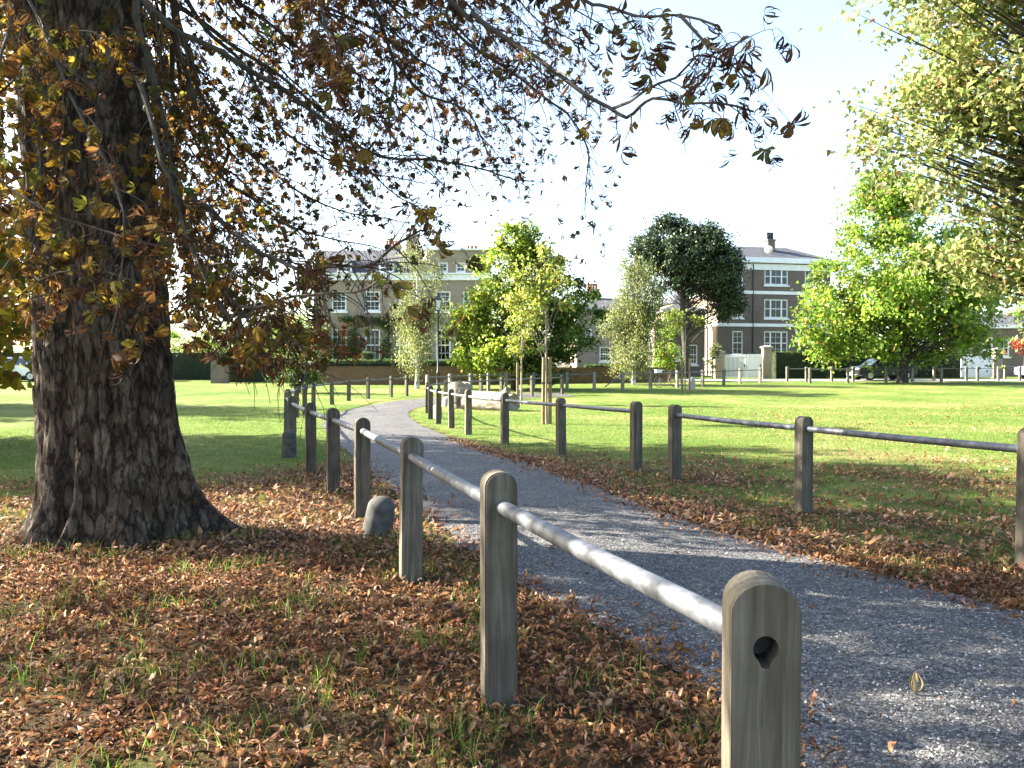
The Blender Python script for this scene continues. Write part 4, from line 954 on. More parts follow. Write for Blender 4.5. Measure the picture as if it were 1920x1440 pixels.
# mansard: steep front slope with dormers, then a shallow top
zm = zc2 + .103; zb = Z(488, 65); zt = Z(456, 65)
ms_ = MB().add([(0,.25,zm),(Wm-.002,.25,zm),(Wm-.002,.95,zb),(0,.95,zb),(Wm-.002,4,zt),(0,4,zt),(Wm-.002,7.9,zm),(0,7.9,zm)], [(0,1,2,3),(3,2,4,5),(5,4,6,7),(0,3,5,7),(1,6,4,2)])
mr_ = ms_.build('mansard_roof', MT['slate'], lh)
for p in (645, 724):
    a, b = UL(p - 14), UL(p + 14); z0, z1 = zm + .08, Z(494, 65)
    dmr = MB(); dmr.box(a - .12, a, .2, 1.6, z0, z1 + .1); dmr.box(b, b + .12, .2, 1.6, z0, z1 + .1); dmr.box(a - .2, b + .2, .12, 2.0, z1 + .102, z1 + .22); dmr.box(a, b, .7, .75, z0, z1 + .1)
    d_ = dmr.build('dormer', MT['lead'], lh)
    wdw = window(lh, a + .002, b - .002, z0, z1 + .09, 3, 2, .95, 1, sill=False); wdw.location.y = .2
c = chimney(lh, UL(766), 3.0, Z(490, 65), Z(434, 65), .95, 1.2, 2, MT['brick_y'], .6)
MB().add([(Wm - .4, .3, zb), (Wm - .05, .3, zb), (Wm - .05, 3.6, zt + .55), (Wm - .4, 3.6, zt + .55), (Wm - .4, 3.6, zb), (Wm - .05, 3.6, zb)], [(0, 1, 2, 3), (0, 3, 4), (1, 5, 2), (3, 2, 5, 4), (0, 4, 5, 1)]).build('party_wall', MT['white'], lh)
chimney(lh, UL(722), 4.6, Z(470, 65), Z(449, 65), 1.3, .7, 5, MT['brick_y'], .45)
chimney(lh, UL(880), 4.6, Z(467, 65), Z(460, 65), 1.0, .7, 3, MT['brick_y'], .5)
MB().tube([(UL(806), -.07, LZ), (UL(806), -.07, zc - .05)], .05, 8).build('downpipe', MT['black'], lh, True)
dz = LZ + .3

# --- middle: small house seen between the trees
MX, MY = X(1083, 70), 70.0; MZ = G(MX, MY) - .1
mh = empty('brick_house', (MX, MY, 0), R(2), 'small brick house with red chimney pots half hidden between the trees', 'house')
def UM(px): return X(px, 70) - MX
hs_ = [(UM(1124), UM(1147), Z(678, 70), Z(650, 70)), (UM(1124), UM(1146), Z(610, 70), Z(596, 70)), (UM(1160), UM(1180), Z(678, 70), Z(650, 70)), (UM(1096), UM(1110), Z(640, 70), Z(616, 70))]
box_walls(mh, 6.2, 6, MZ, Z(582, 70), hs_, MT['brick_y'], MT['brick_y'])
for h in hs_: window(mh, *h, 4 if h[1] - h[0] > .9 else 2, 2 if h[3] - h[2] < .9 else 3, 0., 1)
MB().box(-.2, 6.4, -.25, 6.2, Z(582, 70) + .002, Z(579, 70)).build('eaves', MT['lead'], mh)
hip_roof(MB(), 0, 6.2, 0, 6, Z(579, 70) + .003, Z(553, 70), .2, 1.6).build('roof', MT['slate'], mh)
chimney(mh, UM(1119), 3.0, Z(570, 70), Z(549, 70), 1.0, .7, 4, MT['brick_y'], .95)

# --- far right: low house with white bay and gate
QX, QY = X(1772, 70), 70.0; QZ = G(QX, QY) - .1
qh = empty('brick_house', (QX, QY, 0), R(-2), 'low grey house with white sash windows at the far right edge', 'house')
def UQ(px): return X(px, 70) - QX
hq = [(UQ(1836), UQ(1860), Z(658, 70), Z(632, 70)), (UQ(1871), UQ(1890), Z(669, 70), Z(636, 70)), (UQ(1800), UQ(1822), Z(690, 70), Z(640, 70))]
box_walls(qh, 9, 6, QZ, Z(616, 70), hq, MT['brick_d'], MT['white'])
for k, h in enumerate(hq): window(qh, *h, 2, 2 if k < 2 else 4, .0 if k == 0 else .4, 1)
MB().box(-.2, 9.2, -.25, 6.2, Z(616, 70) + .002, Z(609, 70)).build('cornice', MT['white'], qh)
hip_roof(MB(), 0, 9, 0, 6, Z(609, 70) + .003, Z(585, 70), .2, 2.5).build('roof', MT['slate'], qh)

# ------------------------------------------------------------------ gates, piers, garden walls, hedges
GD = 63.0
def pier(px0, px1, top, base_d, label, cap=True):
    x0, x1 = X(px0, base_d), X(px1, base_d); w_ = x1 - x0; z0 = G(0, base_d) - .1; zt = Z(top, base_d)
    p = empty('gate_pier', (x0, base_d, 0), 0, label, 'gate pier', 'brick gate piers')
    MB().box(0, w_, 0, w_, z0, zt - .18).build('shaft', MT['brick_y' if cap else 'brick_w'], p)
    cm = MB().box(-.09, w_ + .09, -.09, w_ + .09, zt - .178, zt - .06); cm.add([(-.02,-.02,zt-.058),(w_+.02,-.02,zt-.058),(w_+.02,w_+.02,zt-.058),(-.02,w_+.02,zt-.058),(w_/2,w_/2,zt+.06)], [(0,1,4),(1,2,4),(2,3,4),(3,0,4),(3,2,1,0)])
    cm.build('cap', MT['stone_pale'], p); return p
pier(1432, 1447, 648, GD, 'brick gate pier with pale cap right of the white double gates')
pier(1341, 1358, 657, GD, 'brick gate pier left of the white double gates, half hidden by a shrub')
pier(1871 - 5, 1884 - 4, 653, 64.0, 'sunlit brick gate pier right of the grey far right gate')
def gate(pa, pb, top, d, label, boards, open_slats):
    x0, x1 = X(pa, d), X(pb, d); z0 = G(0, d) + .08; zt = Z(top, d)
    g = empty('gate', (x0, d + .2, 0), 0, label, 'gate', 'painted garden gates')
    L = x1 - x0
    fr = MB().box(0, L, .0, .05, z0, z0 + .12); fr.box(0, L, .0, .05, zt - .25, zt - .13); fr.box(0, .09, .0, .05, z0 + .121, zt - .251); fr.box(L - .09, L, .0, .05, z0 + .121, zt - .251)
    fr.build('gate_frame', MT['white'], g)
    s = L / boards; bm_ = MB().box(.004 if not open_slats else s * .22, s - (.006 if not open_slats else s * .22), -.03, -.002, z0 + .01, zt).mesh('board', MT['white'])
    for k in range(boards): o = link('board', bm_, g); o.location.x = k * s
    MB().box(L - .22, L - .14, -.06, -.031, z0 + .85, z0 + 1.05).build('latch', MT['black'], g)
    return g
gate(1359.5, 1401, 664, GD, 'left leaf of the white double gates, open vertical slats', 17, True)
gate(1402, 1431, 664, GD, 'right leaf of the white double gates, closed boards in sun', 6, False)
gate(1804, 1864, 668, 64.0, 'pale boarded gate in shade at the far right', 10, False)

def garden_wall(name, pts, h, label, mat='brick_w', th=.34):
    """wall along points, with piers' worth of coping"""
    w0 = empty(name, (pts[0][0], pts[0][1], 0), 0, label, 'wall'); ox, oy = pts[0]
    for (a, b) in zip(pts[:-1], pts[1:]):
        L = math.hypot(b[0] - a[0], b[1] - a[1]); ang = math.atan2(b[1] - a[1], b[0] - a[0]); z = G((a[0]+b[0])/2, (a[1]+b[1])/2)
        o = MB().box(0, L, 0, th, z - .4, z + h).build('brickwork', MT[mat], w0); o.location = (a[0] - ox, a[1] - oy, 0); o.rotation_euler.z = ang
        c = MB()
        nb = int(L / .235)
        for k in range(nb): c.box(k * L / nb + .004, (k + 1) * L / nb - .004, -.03, th + .03, z + h + .002, z + h + .075 + random.uniform(-.004, .004))
        c = c.build('coping', MT[mat], w0); c.location = o.location; c.rotation_euler.z = ang; tag(c, kind='stuff')
    return w0
garden_wall('garden_wall', [(X(560, 52), 52), (X(905, 52), 52)], 1.12, 'long low brick wall below the clipped hedge of the left house')
garden_wall('garden_wall', [(X(905, 52) + .05, 52.4), (X(1250, 56), 56)], 1.0, 'shaded brick wall behind the far fence, below the birches')
garden_wall('garden_wall', [(X(1236, 58), 58.0), (X(1258, 58), 58.0)], 1.9, 'sunlit stub of brick wall behind the bicycle', 'brick_y')
garden_wall('garden_wall', [(X(395, 54), 54), (X(427, 54), 54)], 1.6, 'short brick pier wall beyond the left lawn', 'brick_d')

def leaf_shell(n, fn):
    """n leaf positions and outward normals from fn(u)"""
    return fn(n)
def hedge(x0, x1, y0, y1, z0, z1, pal, label, n, size=.06, name='hedge', top_round=.06):
    h = empty(name, ((x0 + x1) / 2, (y0 + y1) / 2, z0), 0, label, 'hedge'); O = np.array([(x0 + x1) / 2, (y0 + y1) / 2, z0])
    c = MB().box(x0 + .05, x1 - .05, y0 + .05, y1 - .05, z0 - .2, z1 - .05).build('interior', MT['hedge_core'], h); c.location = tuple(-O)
    Lx, Ly, Lz = x1 - x0, y1 - y0, z1 - z0; ar = np.array([Lx * Lz, Lx * Ly, Ly * Lz, Ly * Lz]); f = rng.choice(4, n, p=ar / ar.sum())
    u, v = rng.random(n), rng.random(n); P = np.zeros((n, 3)); Nn = np.zeros((n, 3))
    P[f == 0] = np.column_stack([x0 + u * Lx, 0 * u + y0, z0 + v * Lz])[f == 0]; Nn[f == 0] = (0, -1, 0)
    P[f == 1] = np.column_stack([x0 + u * Lx, y0 + v * Ly, 0 * u + z1])[f == 1]; Nn[f == 1] = (0, 0, 1)
    P[f == 2] = np.column_stack([0 * u + x0, y0 + u * Ly, z0 + v * Lz])[f == 2]; Nn[f == 2] = (-1, 0, 0)
    P[f == 3] = np.column_stack([0 * u + x1, y0 + u * Ly, z0 + v * Lz])[f == 3]; Nn[f == 3] = (1, 0, 0)
    bumpy = np.array([noise.noise(tuple(p * 1.6)) for p in P]) * .09 + rng.normal(0, .03, n); P += Nn * bumpy[:, None]
    D = rand_unit(n) + Nn * .5; Vv, Ff, K = batch(SIMPLE, rng.integers(0, 4, n), frames(D, rand_unit(n) * .7 + Nn), rng.uniform(.7, 1.3, n) * size, P, pick(pal, n))
    o = fast_mesh('foliage', Vv - O, Ff, MT['leaf_bg'], h, K); tag(o, kind='stuff'); return h
PAL_YEW = [(3, (.028, .055, .014)), (2, (.045, .08, .018)), (1, (.07, .11, .02))]
PAL_PRIVET = [(3, (.045, .085, .016)), (2, (.065, .115, .02)), (1, (.10, .15, .03))]
hz0 = G(0, 53) + 1.0
hedge(X(606, 53), X(900, 53), 52.6, 53.8, hz0, Z(676, 53.2), PAL_YEW, 'long clipped yew hedge on top of the low brick wall', 9000)
hedge(X(682, 55), X(700, 55), 54.6, 55.2, Z(690, 55), Z(661, 55), PAL_YEW, 'small clipped box topiary above the hedge by the white window', 1100, .05, 'topiary')
hedge(X(1098, 57), X(1178, 57), 57.2, 58.4, G(0, 57.5), Z(684, 57.5), PAL_YEW, 'dark hedge below the small house in the middle', 3600, .06)
hedge(X(1450, 64), X(1548, 64), 63.4, 64.6, G(0, 64), Z(660, 64), PAL_PRIVET, 'clipped green hedge right of the white gates', 5200)
hedge(X(1556, 66), X(1800, 66), 65.4, 66.6, G(0, 66), Z(664, 66), PAL_YEW, 'dark tall hedge behind the parked car and the maple', 7000)
hedge(X(428, 56), X(576, 56), 55.4, 56.4, G(0, 56) - .1, Z(672, 56), PAL_YEW, 'dark hedge at the back of the left lawn', 5200)
hedge(X(-120, 60), X(405, 60), 59.9, 60.9, G(0, 60) - .1, Z(660, 60), PAL_YEW, 'green hedge behind the cars beyond the big chestnut', 9500, .075)
# climber on the left house
def climber():
    h = empty('climbing_plant', (UL(640) + LX, LY, LZ), 0, 'dark climbing plant trained over the front of the left house', 'climber'); O = np.array([UL(640) + LX, LY, LZ])
    Ps = []; mb = MB()
    runs = [((668, 690), (664, 600), .30, 900), ((724, 690), (728, 600), .30, 700), ((640, 598), (760, 602), .22, 800), ((700, 604), (780, 612), .2, 400), ((656, 650), (672, 690), .75, 1100), ((742, 680), (760, 690), .6, 700), ((608, 690), (614, 620), .6, 700)]
    for (a, b, sd, n) in runs:
        t = rng.random(n); cl = np.array([noise.noise((q * 5 + a[0], 0, 1)) for q in t]); t = t[cl > -.25]; n = len(t)
        x = X(a[0] + (b[0] - a[0]) * t, LY) + rng.normal(0, sd, n); z = Z(a[1] + (b[1] - a[1]) * t, LY) + rng.normal(0, sd * .8, n); Ps.append(np.column_stack([x, LY - rng.uniform(.03, .30, n), z]))
        mb.tube([np.array((X(a[0], LY), LY - .03, Z(a[1], LY))) - O, np.array((X((a[0]+b[0])/2 + 3, LY), LY - .06, Z((a[1]+b[1])/2, LY))) - O, np.array((X(b[0], LY), LY - .03, Z(b[1], LY))) - O], .03, 5)
    P = np.vstack(Ps); n = len(P); hid = P[:, 2] > LZ; P = P[hid]; n = len(P)
    mb.build('stems', MT['bark_bg'], h, True)
    V, F, K = batch(SIMPLE, rng.integers(0, 4, n), frames(rand_unit(n) + np.array([0, -.3, -.8]), rand_unit(n) + np.array([0, -1, .4])), rng.uniform(.10, .20, n), P, pick(PAL_PRIVET, n))
    tag(fast_mesh('foliage', V - O, F, MT['leaf_bg'], h, K), kind='stuff')
climber()
# ------------------------------------------------------------------ trees of the green and the gardens
def tree(name, label, x, y, h, r0, clumps, n_leaf, size, pal, mat='leaf_bg', bark='bark_bg', lean=(0, 0), trunk_top=.8, clump_r=.75, droop=0., shape=None, group=None, cat='tree', limb_r=.35, up=.5, shade_pal=None, nb=1.0):
    """clumps: list of (cx,cy,cz,rx,ry,rz,weight) ellipsoids in metres relative to the foot; leaves gather in small tufts on twigs inside them"""
    z0 = G(x, y); t = empty(name, (x, y, z0), 0, label, cat, group); r = random.Random(hash(label) % 9999 if False else int(x * 31 + y * 17))
    mb = MB(); th = h * trunk_top; tp = []
    for k in range(9): f = k / 8; tp.append((lean[0] * f + .06 * r0 * 8 * noise.noise((f * 3, x, 1)), lean[1] * f + .06 * r0 * 8 * noise.noise((f * 3, y, 7)), -.1 + f * (th + .1)))
    mb.tube(tp, [r0 * (1.35 if k == 0 else 1) * (1 - .85 * k / 8) for k in range(9)], 10)
    mb.build('trunk', MT[bark], t, True)
    wts = np.array([c[6] for c in clumps], float); wts /= wts.sum(); ncl = max(8, int(n_leaf / 60)); which = rng.choice(len(clumps), ncl, p=wts); bm_ = MB(); C = []
    for q in which:
        c = clumps[q]; v = rand_unit(1)[0] * (rng.random() ** (1 / 2.2)); p = np.array(c[:3]) + v * np.array(c[3:6])
        p += np.array([noise.noise(tuple(p * .45)), noise.noise(tuple(p * .45 + 9)), noise.noise(tuple(p * .45 + 19))]) * min(1.1, .12 * h); C.append(p)
    C = np.array(C)
    for p in C[:: max(1, int(1 / nb))]:
        zb = min(max(p[2] - abs(r.gauss(0, .8)) - .35 * math.hypot(p[0], p[1]), h * .12), th * .96); f = zb / th; i = min(7, int(f * 8)); b = Vector(tp[i]).lerp(Vector(tp[i + 1]), f * 8 - i)
        m = b.lerp(Vector(p), .5) + Vector((r.gauss(0, .15), r.gauss(0, .15), r.uniform(0, .35))); rb = max(.006, r0 * limb_r * (1 - f) * .5); bm_.tube([b, m, p], [rb, rb * .6, .004], 4, False)
    bm_.build('branches', MT[bark], t, True)['kind'] = 'stuff'
    cw = rng.uniform(.25, 1.8, ncl); k = rng.choice(ncl, n_leaf, p=cw / cw.sum()); csz = rng.uniform(.55, 1.45, ncl); P = C[k] + csz[k][:, None] * rng.normal(0, 1, (n_leaf, 3)) * clump_r * np.array([.55, .55, .42]) * rng.uniform(.5, 1.2, (n_leaf, 1))
    if droop: P[:, 2] -= rng.random(n_leaf) ** 1.3 * droop
    P[:, 2] = np.maximum(P[:, 2], .35 + .2 * rng.random(n_leaf))
    tone = 1 + .22 * rng.normal(size=ncl)[k][:, None]
    D = rand_unit(n_leaf) + np.array([0, 0, -.4 - (1.2 if droop else 0)]); Uv = rand_unit(n_leaf) * .9 + np.array([0, 0, up]); Cc = pick(pal, n_leaf) * np.clip(tone, .6, 1.5)
    if shade_pal is not None: s = (P[:, 0] + .35 * P[:, 2] * 0) > shade_pal[0] + rng.normal(0, shade_pal[2], n_leaf); Cc[s] = (pick(shade_pal[1], n_leaf) * np.clip(tone, .6, 1.5))[s]
    var = LOBED if shape == 'lobed' else SIMPLE
    V, F, K = batch(var, rng.integers(0, len(var), n_leaf), frames(D, Uv), rng.uniform(.65, 1.25, n_leaf) * size, P, Cc)
    tag(fast_mesh('foliage', V, F, MT[mat], t, K), kind='stuff'); return t
GRN = [(4, (0.13, 0.215, 0.024)), (3, (0.182, 0.284, 0.034)), (1.5, (0.258, 0.327, 0.052)), (0.4, (0.447, 0.275, 0.052))]
YEL = [(4, (.19, .235, .04)), (3, (.26, .27, .05)), (2, (.14, .19, .035)), (.6, (.34, .26, .06))] #[(4, (0.25, 0.281, 0.037)), (3, (0.338, 0.325, 0.05)), (1.5, (0.188, 0.237, 0.037)), (0.7, (0.425, 0.312, 0.062))]
OLV = [(3, (0.117, 0.139, 0.038)), (3, (0.146, 0.166, 0.054)), (1.2, (0.194, 0.199, 0.054)), (0.8, (0.087, 0.122, 0.033))]
PALE = [(4, (0.169, 0.208, 0.058)), (3, (0.221, 0.24, 0.078)), (1.5, (0.273, 0.247, 0.104)), (0.6, (0.312, 0.195, 0.091)), (0.8, (0.117, 0.156, 0.039))]
DRK = [(3, (.035, .058, .026)), (2, (.05, .075, .03)), (1, (.075, .10, .045))]
AUT = [(4, (.30, .21, .022)), (3, (.22, .17, .02)), (2, (.24, .11, .02)), (1.5, (.13, .14, .02)), (1, (.16, .06, .02))]
# maple on the right of the green
d = 55.; tree('maple_tree', 'full green maple in front of the parked car on the right of the green', X(1692, d), d, 14.0, .30, [(-.3,0,6.8,5.9,4.6,5.2,6), (-3.0,-.5,4.4,4.4,3.6,3.1,3.4), (3.6,-.4,4.6,4.4,3.6,3.2,3), (-1.2,0,12.0,2.7,2.3,2.8,3.2), (-4.8,-.5,2.6,2.2,1.8,1.6,1), (3.4,0,8.6,3.4,3,2.6,1.6)], 38000, .235, GRN, shape='lobed', clump_r=.85)
# tall tree reaching in from the right, trunk outside the picture
tree('plane_tree', 'tall pale leaved tree leaning in from the right edge above the maple', 15.2, 19.0, 17, .45, [(-1.4,0,8.0,4.8,4.2,4.4,5), (-4.2,0,7.4,2.6,2.6,2.2,2), (-.5,0,12.6,6.0,5,3.6,4), (-5.0,-.6,10.3,2.6,2.4,1.6,1.8), (-2.4,.3,5.0,2.6,2.4,1.7,1.2), (-1.6,0,3.5,1.6,2,1.4,.7)], 34000, .155, PALE, shape='lobed', clump_r=.62, limb_r=.45)
# bright lime tree in the middle, shade on its right put into darker leaf colours
d = 46.; tree('lime_tree', 'bright green broad tree in the middle, behind the staked saplings', X(965, d), d, 10.6, .20, [(-1.9,.3,3.7,2.2,2.0,3.0,3.2), (.2,.2,5.7,2.6,2.2,3.8,4), (2.5,.4,3.9,2.3,2.2,3.2,3.2), (.4,0,8.2,1.6,1.4,1.6,1.2), (1.6,0,2.2,2.2,1.8,1.2,1.4), (-1.4,0,2.0,2.4,1.8,1.1,1.4)], 30000, .20, [(4, (.14, .21, .022)), (3, (.20, .27, .032)), (1, (.27, .29, .045)), (.4, (.30, .18, .04))], shape='lobed', clump_r=.6, shade_pal=(1.0, [(3, (.05, .095, .014)), (2, (.07, .12, .018)), (.4, (.2, .15, .03))], .5))
# birches
d = 47.; tree('birch_tree', 'slender white stemmed birch in front of the wide left house', X(783, d), d, 10.0, .11, [(0,0,4.4,1.7,1.4,2.6,4), (.2,0,7.0,1.1,1.0,2.0,2), (-.3,0,3.0,1.7,1.3,1.6,1.8)], 12500, .105, OLV, bark='bark_birch', clump_r=.5, droop=.7, trunk_top=.92)
d = 52.; tree('birch_tree', 'weeping birch with low hanging sprays in front of the annexe', X(1188, d), d, 9.2, .13, [(.1,0,4.4,2.1,1.8,2.6,4), (.3,0,6.8,1.4,1.3,1.7,2), (-.1,0,2.4,1.7,1.5,1.3,2), (1.0,.2,4.8,1.5,1.3,1.9,1)], 23000, .125, OLV, bark='bark_birch', clump_r=.55, droop=.9, trunk_top=.9)
# holm oak with a domed crown
d = 68.; tree('holm_oak', 'dark domed evergreen rising behind the weeping birch', X(1287, d), d, 14.0, .38, [(-.6,0,10.8,3.5,3.2,2.6,4), (2.6,0,9.4,2.0,2.2,2.9,3), (-2.9,0,9.5,1.5,2.0,2.2,1.6), (.2,0,8.4,2.6,2.4,1.7,1.6), (3.4,0,6.8,1.2,1.4,1.9,1.4), (-1.8,0,12.2,1.6,1.6,1.0,.8), (1.4,0,12.4,1.5,1.5,.9,.8)], 42000, .255, DRK, mat='leaf_dark', clump_r=.6, lean=(-.5, 0), up=.8)
# staked saplings
d = 23.0; tree('young_tree', 'taller staked sapling with yellowing leaves and forked stem', X(1025, d), d, 5.6, .04, [(-.35,0,4.2,.85,.7,1.1,4), (.15,0,5.0,.6,.55,.8,2), (-.7,0,3.3,.55,.5,.6,1.4), (.5,0,3.6,.35,.4,.7,.8)], 2300, .10, YEL, bark='bark_young', shape='lobed', clump_r=.26, trunk_top=.93, limb_r=.8, group='staked young trees', lean=(-.05, 0))
d = 34.5; tree('young_tree', 'shorter staked sapling with yellowing leaves left of the taller one', X(978, d), d, 5.2, .045, [(0,0,3.8,.95,.8,1.2,3), (-.1,0,2.8,.85,.7,.7,1.5), (.1,0,4.8,.6,.6,.7,1)], 2100, .11, YEL, bark='bark_young', shape='lobed', clump_r=.3, trunk_top=.9, limb_r=.8, group='staked young trees')
d = 43.5; tree('young_tree', 'thin nearly bare staked sapling in front of the annexe', X(1285, d), d, 4.5, .045, [(-.7,0,3.6,.5,.4,.7,2), (.3,0,3.5,.9,.6,.7,1), (-.5,0,2.6,.4,.3,.4,.8)], 420, .15, YEL, bark='bark_young', shape='lobed', clump_r=.28, trunk_top=.9, limb_r=1.6, group='staked young trees', nb=1)
def stakes(px, d, offs, top, labels, r=.045):
    for (o, lab) in zip(offs, labels):
        x = X(px, d) + o; z = G(x, d); h = Z(top, d) - z
        s = empty('tree_stake', (x, d - .12, z), 0, lab, 'stake', 'wooden tree stakes')
        m = MB().tube([(0, 0, -.1), (.003, 0, h * .5), (random.uniform(-.02, .02), 0, h)], [r, r, r * .96], 10).build('pole', MT['stake'], s, True, 0)
        MB().tube([(0, 0, h * .60), (0, 0, h * .60 + .06)], r + .006, 10).build('tie', MT['black'], s)
stakes(1025, 22.8, (-.10, .09), 670, ('left stake of the taller middle sapling', 'right stake of the taller middle sapling'), .052)
stakes(976, 34.3, (-.13,), 680, ('single stake tied to the shorter middle sapling',), .055)
stakes(1285, 43.3, (-.20, .20), 672, ('left stake of the thin sapling before the annexe', 'right stake of the thin sapling before the annexe'), .055)
# shrubs and background trees
d = 43.; tree('shrub', 'small leafy shrub at the end of the brick wall, left', X(562, d), d, 3.4, .07, [(0,0,1.7,1.2,1.0,1.3,3), (-.5,0,.9,1.0,.8,.7,1.5), (.5,0,1.0,.8,.8,.8,1.2)], 3800, .12, [(3, (.05, .095, .018)), (2, (.075, .13, .022)), (1, (.12, .17, .03))], cat='shrub', clump_r=.4)
d = 59.; tree('garden_tree', 'green tree at the left end of the wide brick house', X(548, d), d, 6.5, .14, [(0,0,3.6,1.9,1.6,2.3,3), (-1.2,0,2.6,1.6,1.4,1.5,1.5)], 5200, .17, GRN, clump_r=.6)
d = 61.; tree('shrub', 'spiky conifer shrub in front of the left gate pier', X(1336, d), d, 3.0, .07, [(.15,0,2.1,.5,.5,.5,2), (0,0,1.0,.45,.4,.8,1.5), (.3,0,2.4,.5,.4,.35,1)], 1500, .14, [(3, (.06, .085, .03)), (2, (.11, .125, .05)), (.6, (.22, .17, .08))], cat='shrub', clump_r=.25)
d = 58.; tree('garden_tree', 'dark leafy tree between the weeping birch and the annexe', X(1245, d), d, 5.0, .12, [(0,0,3.0,1.1,1.1,1.9,3), (.3,0,1.6,1.2,1.0,1.0,2)], 3600, .16, GRN, clump_r=.45)
d = 66.; tree('shrub', 'red leaved shrub at the right edge beyond the lawn', X(1920, d), d, 3.4, .08, [(0,0,2.6,.85,.8,.7,3)], 1000, .16, [(3, (.30, .06, .03)), (2, (.22, .05, .03)), (1, (.25, .12, .04))], cat='shrub', clump_r=.4)
# autumn trees on the left, mostly outside the picture: they shade the lawn
tree('chestnut_tree', 'yellow leaved chestnut at the left edge behind the big trunk', -14.3, 16.8, 12.5, .5, [(1.5,-.5,3.6,4.4,4.0,2.4,4), (0,0,7.5,5.6,5.2,4.0,6), (0,0,10.5,3.8,3.6,2.2,2), (2.6,-2.2,2.6,2.6,2.2,1.5,1.6)], 24000, .25, AUT, mat='leaf', shape='lobed', clump_r=.85, group='chestnuts on the left lawn')
tree('chestnut_tree', 'second chestnut further back on the left lawn', -27, 33, 13, .5, [(0,0,7.2,5.8,5.6,4.6,6), (1,0,4.2,4.8,4.4,2.0,3)], 14000, .33, AUT + [(4, (.09, .12, .02))], mat='leaf', shape='lobed', clump_r=1.0, group='chestnuts on the left lawn')
d = 78.
for k, (p, hh, lab) in enumerate(((-60, 9, 'green tree far left behind the hedge'), (120, 8, 'tree behind the cars, hidden mostly by the trunk'), (250, 5.5, 'low green tree far behind the big trunk'), (365, 5.0, 'low green tree far behind the left lawn'), (455, 5.6, 'leafy tree left of the brick house, behind the hedge'))):
    tree('garden_tree', lab, X(p, d), d + 2 * k, hh, .2, [(0,0,hh*.62,2.8,2.4,hh*.33,3), (1.6,0,hh*.45,2.2,2,hh*.25,1), (-1.6,0,hh*.45,2.2,2,hh*.25,1)], 4500, .22, GRN, clump_r=.8, group='trees behind the left lawn')
d = 90.
for k, (p, hh) in enumerate(((1600, 9), (1780, 10), (1960, 11))):
    tree('garden_tree', ('dark tree behind the right end of the gated house', 'dark tree behind the maple crown', 'dark tree behind the low house at the right')[k], X(p, d), d, hh, .2, [(0,0,hh*.6,4.0,3,hh*.36,3)], 4500, .26, GRN, clump_r=.9, group='trees behind the right houses')

# ------------------------------------------------------------------ street lamp
d = 43.4; x = X(821.5, d); z = G(x, d); lp = empty('street_lamp', (x, d, z), 0, 'tall black lamp post with glass lantern beside the birch', 'street lamp')
hl = Z(583, d) - z; ht = Z(545, d) - z
MB().lathe([(.14, 0), (.14, .25), (.10, .3), (.085, 1.0), (.10, 1.02), (.10, 1.1), (.06, 1.16), (.045, hl - .1), (.07, hl - .06), (.05, hl)], 12).build('column', MT['black'], lp, True)
MB().tube([(-.32, 0, hl - .55), (.32, 0, hl - .55)], .016, 6).build('ladder_bar', MT['black'], lp)
def frustum(mb, r0, r1, z0, z1): return mb.add([(sx*r0, sy*r0, z0) for sx, sy in ((-1,-1),(1,-1),(1,1),(-1,1))] + [(sx*r1, sy*r1, z1) for sx, sy in ((-1,-1),(1,-1),(1,1),(-1,1))], [(0,1,5,4),(1,2,6,5),(2,3,7,6),(3,0,4,7),(4,5,6,7),(3,2,1,0)])
lg = frustum(MB(), .10, .20, hl + .04, hl + .56).build('lantern_glass', M_plain('lantern_glass', (.55, .60, .58), .15), lp)
fr = MB()
for sx, sy in ((-1,-1),(1,-1),(1,1),(-1,1)): fr.tube([(sx*.103, sy*.103, hl + .0), (sx*.206, sy*.206, hl + .58)], .014, 5)
fr.box(-.12, .12, -.12, .12, hl, hl + .035); fr.build('lantern_frame', MT['black'], lp)
hood = frustum(MB(), .25, .10, hl + .582, hl + .80); hood.lathe([(.10, 0), (.09, .10), (.12, .12), (.04, .20), (.02, ht - hl - .80)], 10, (0, 0, hl + .80)); hood.build('lantern_hood', MT['black'], lp)

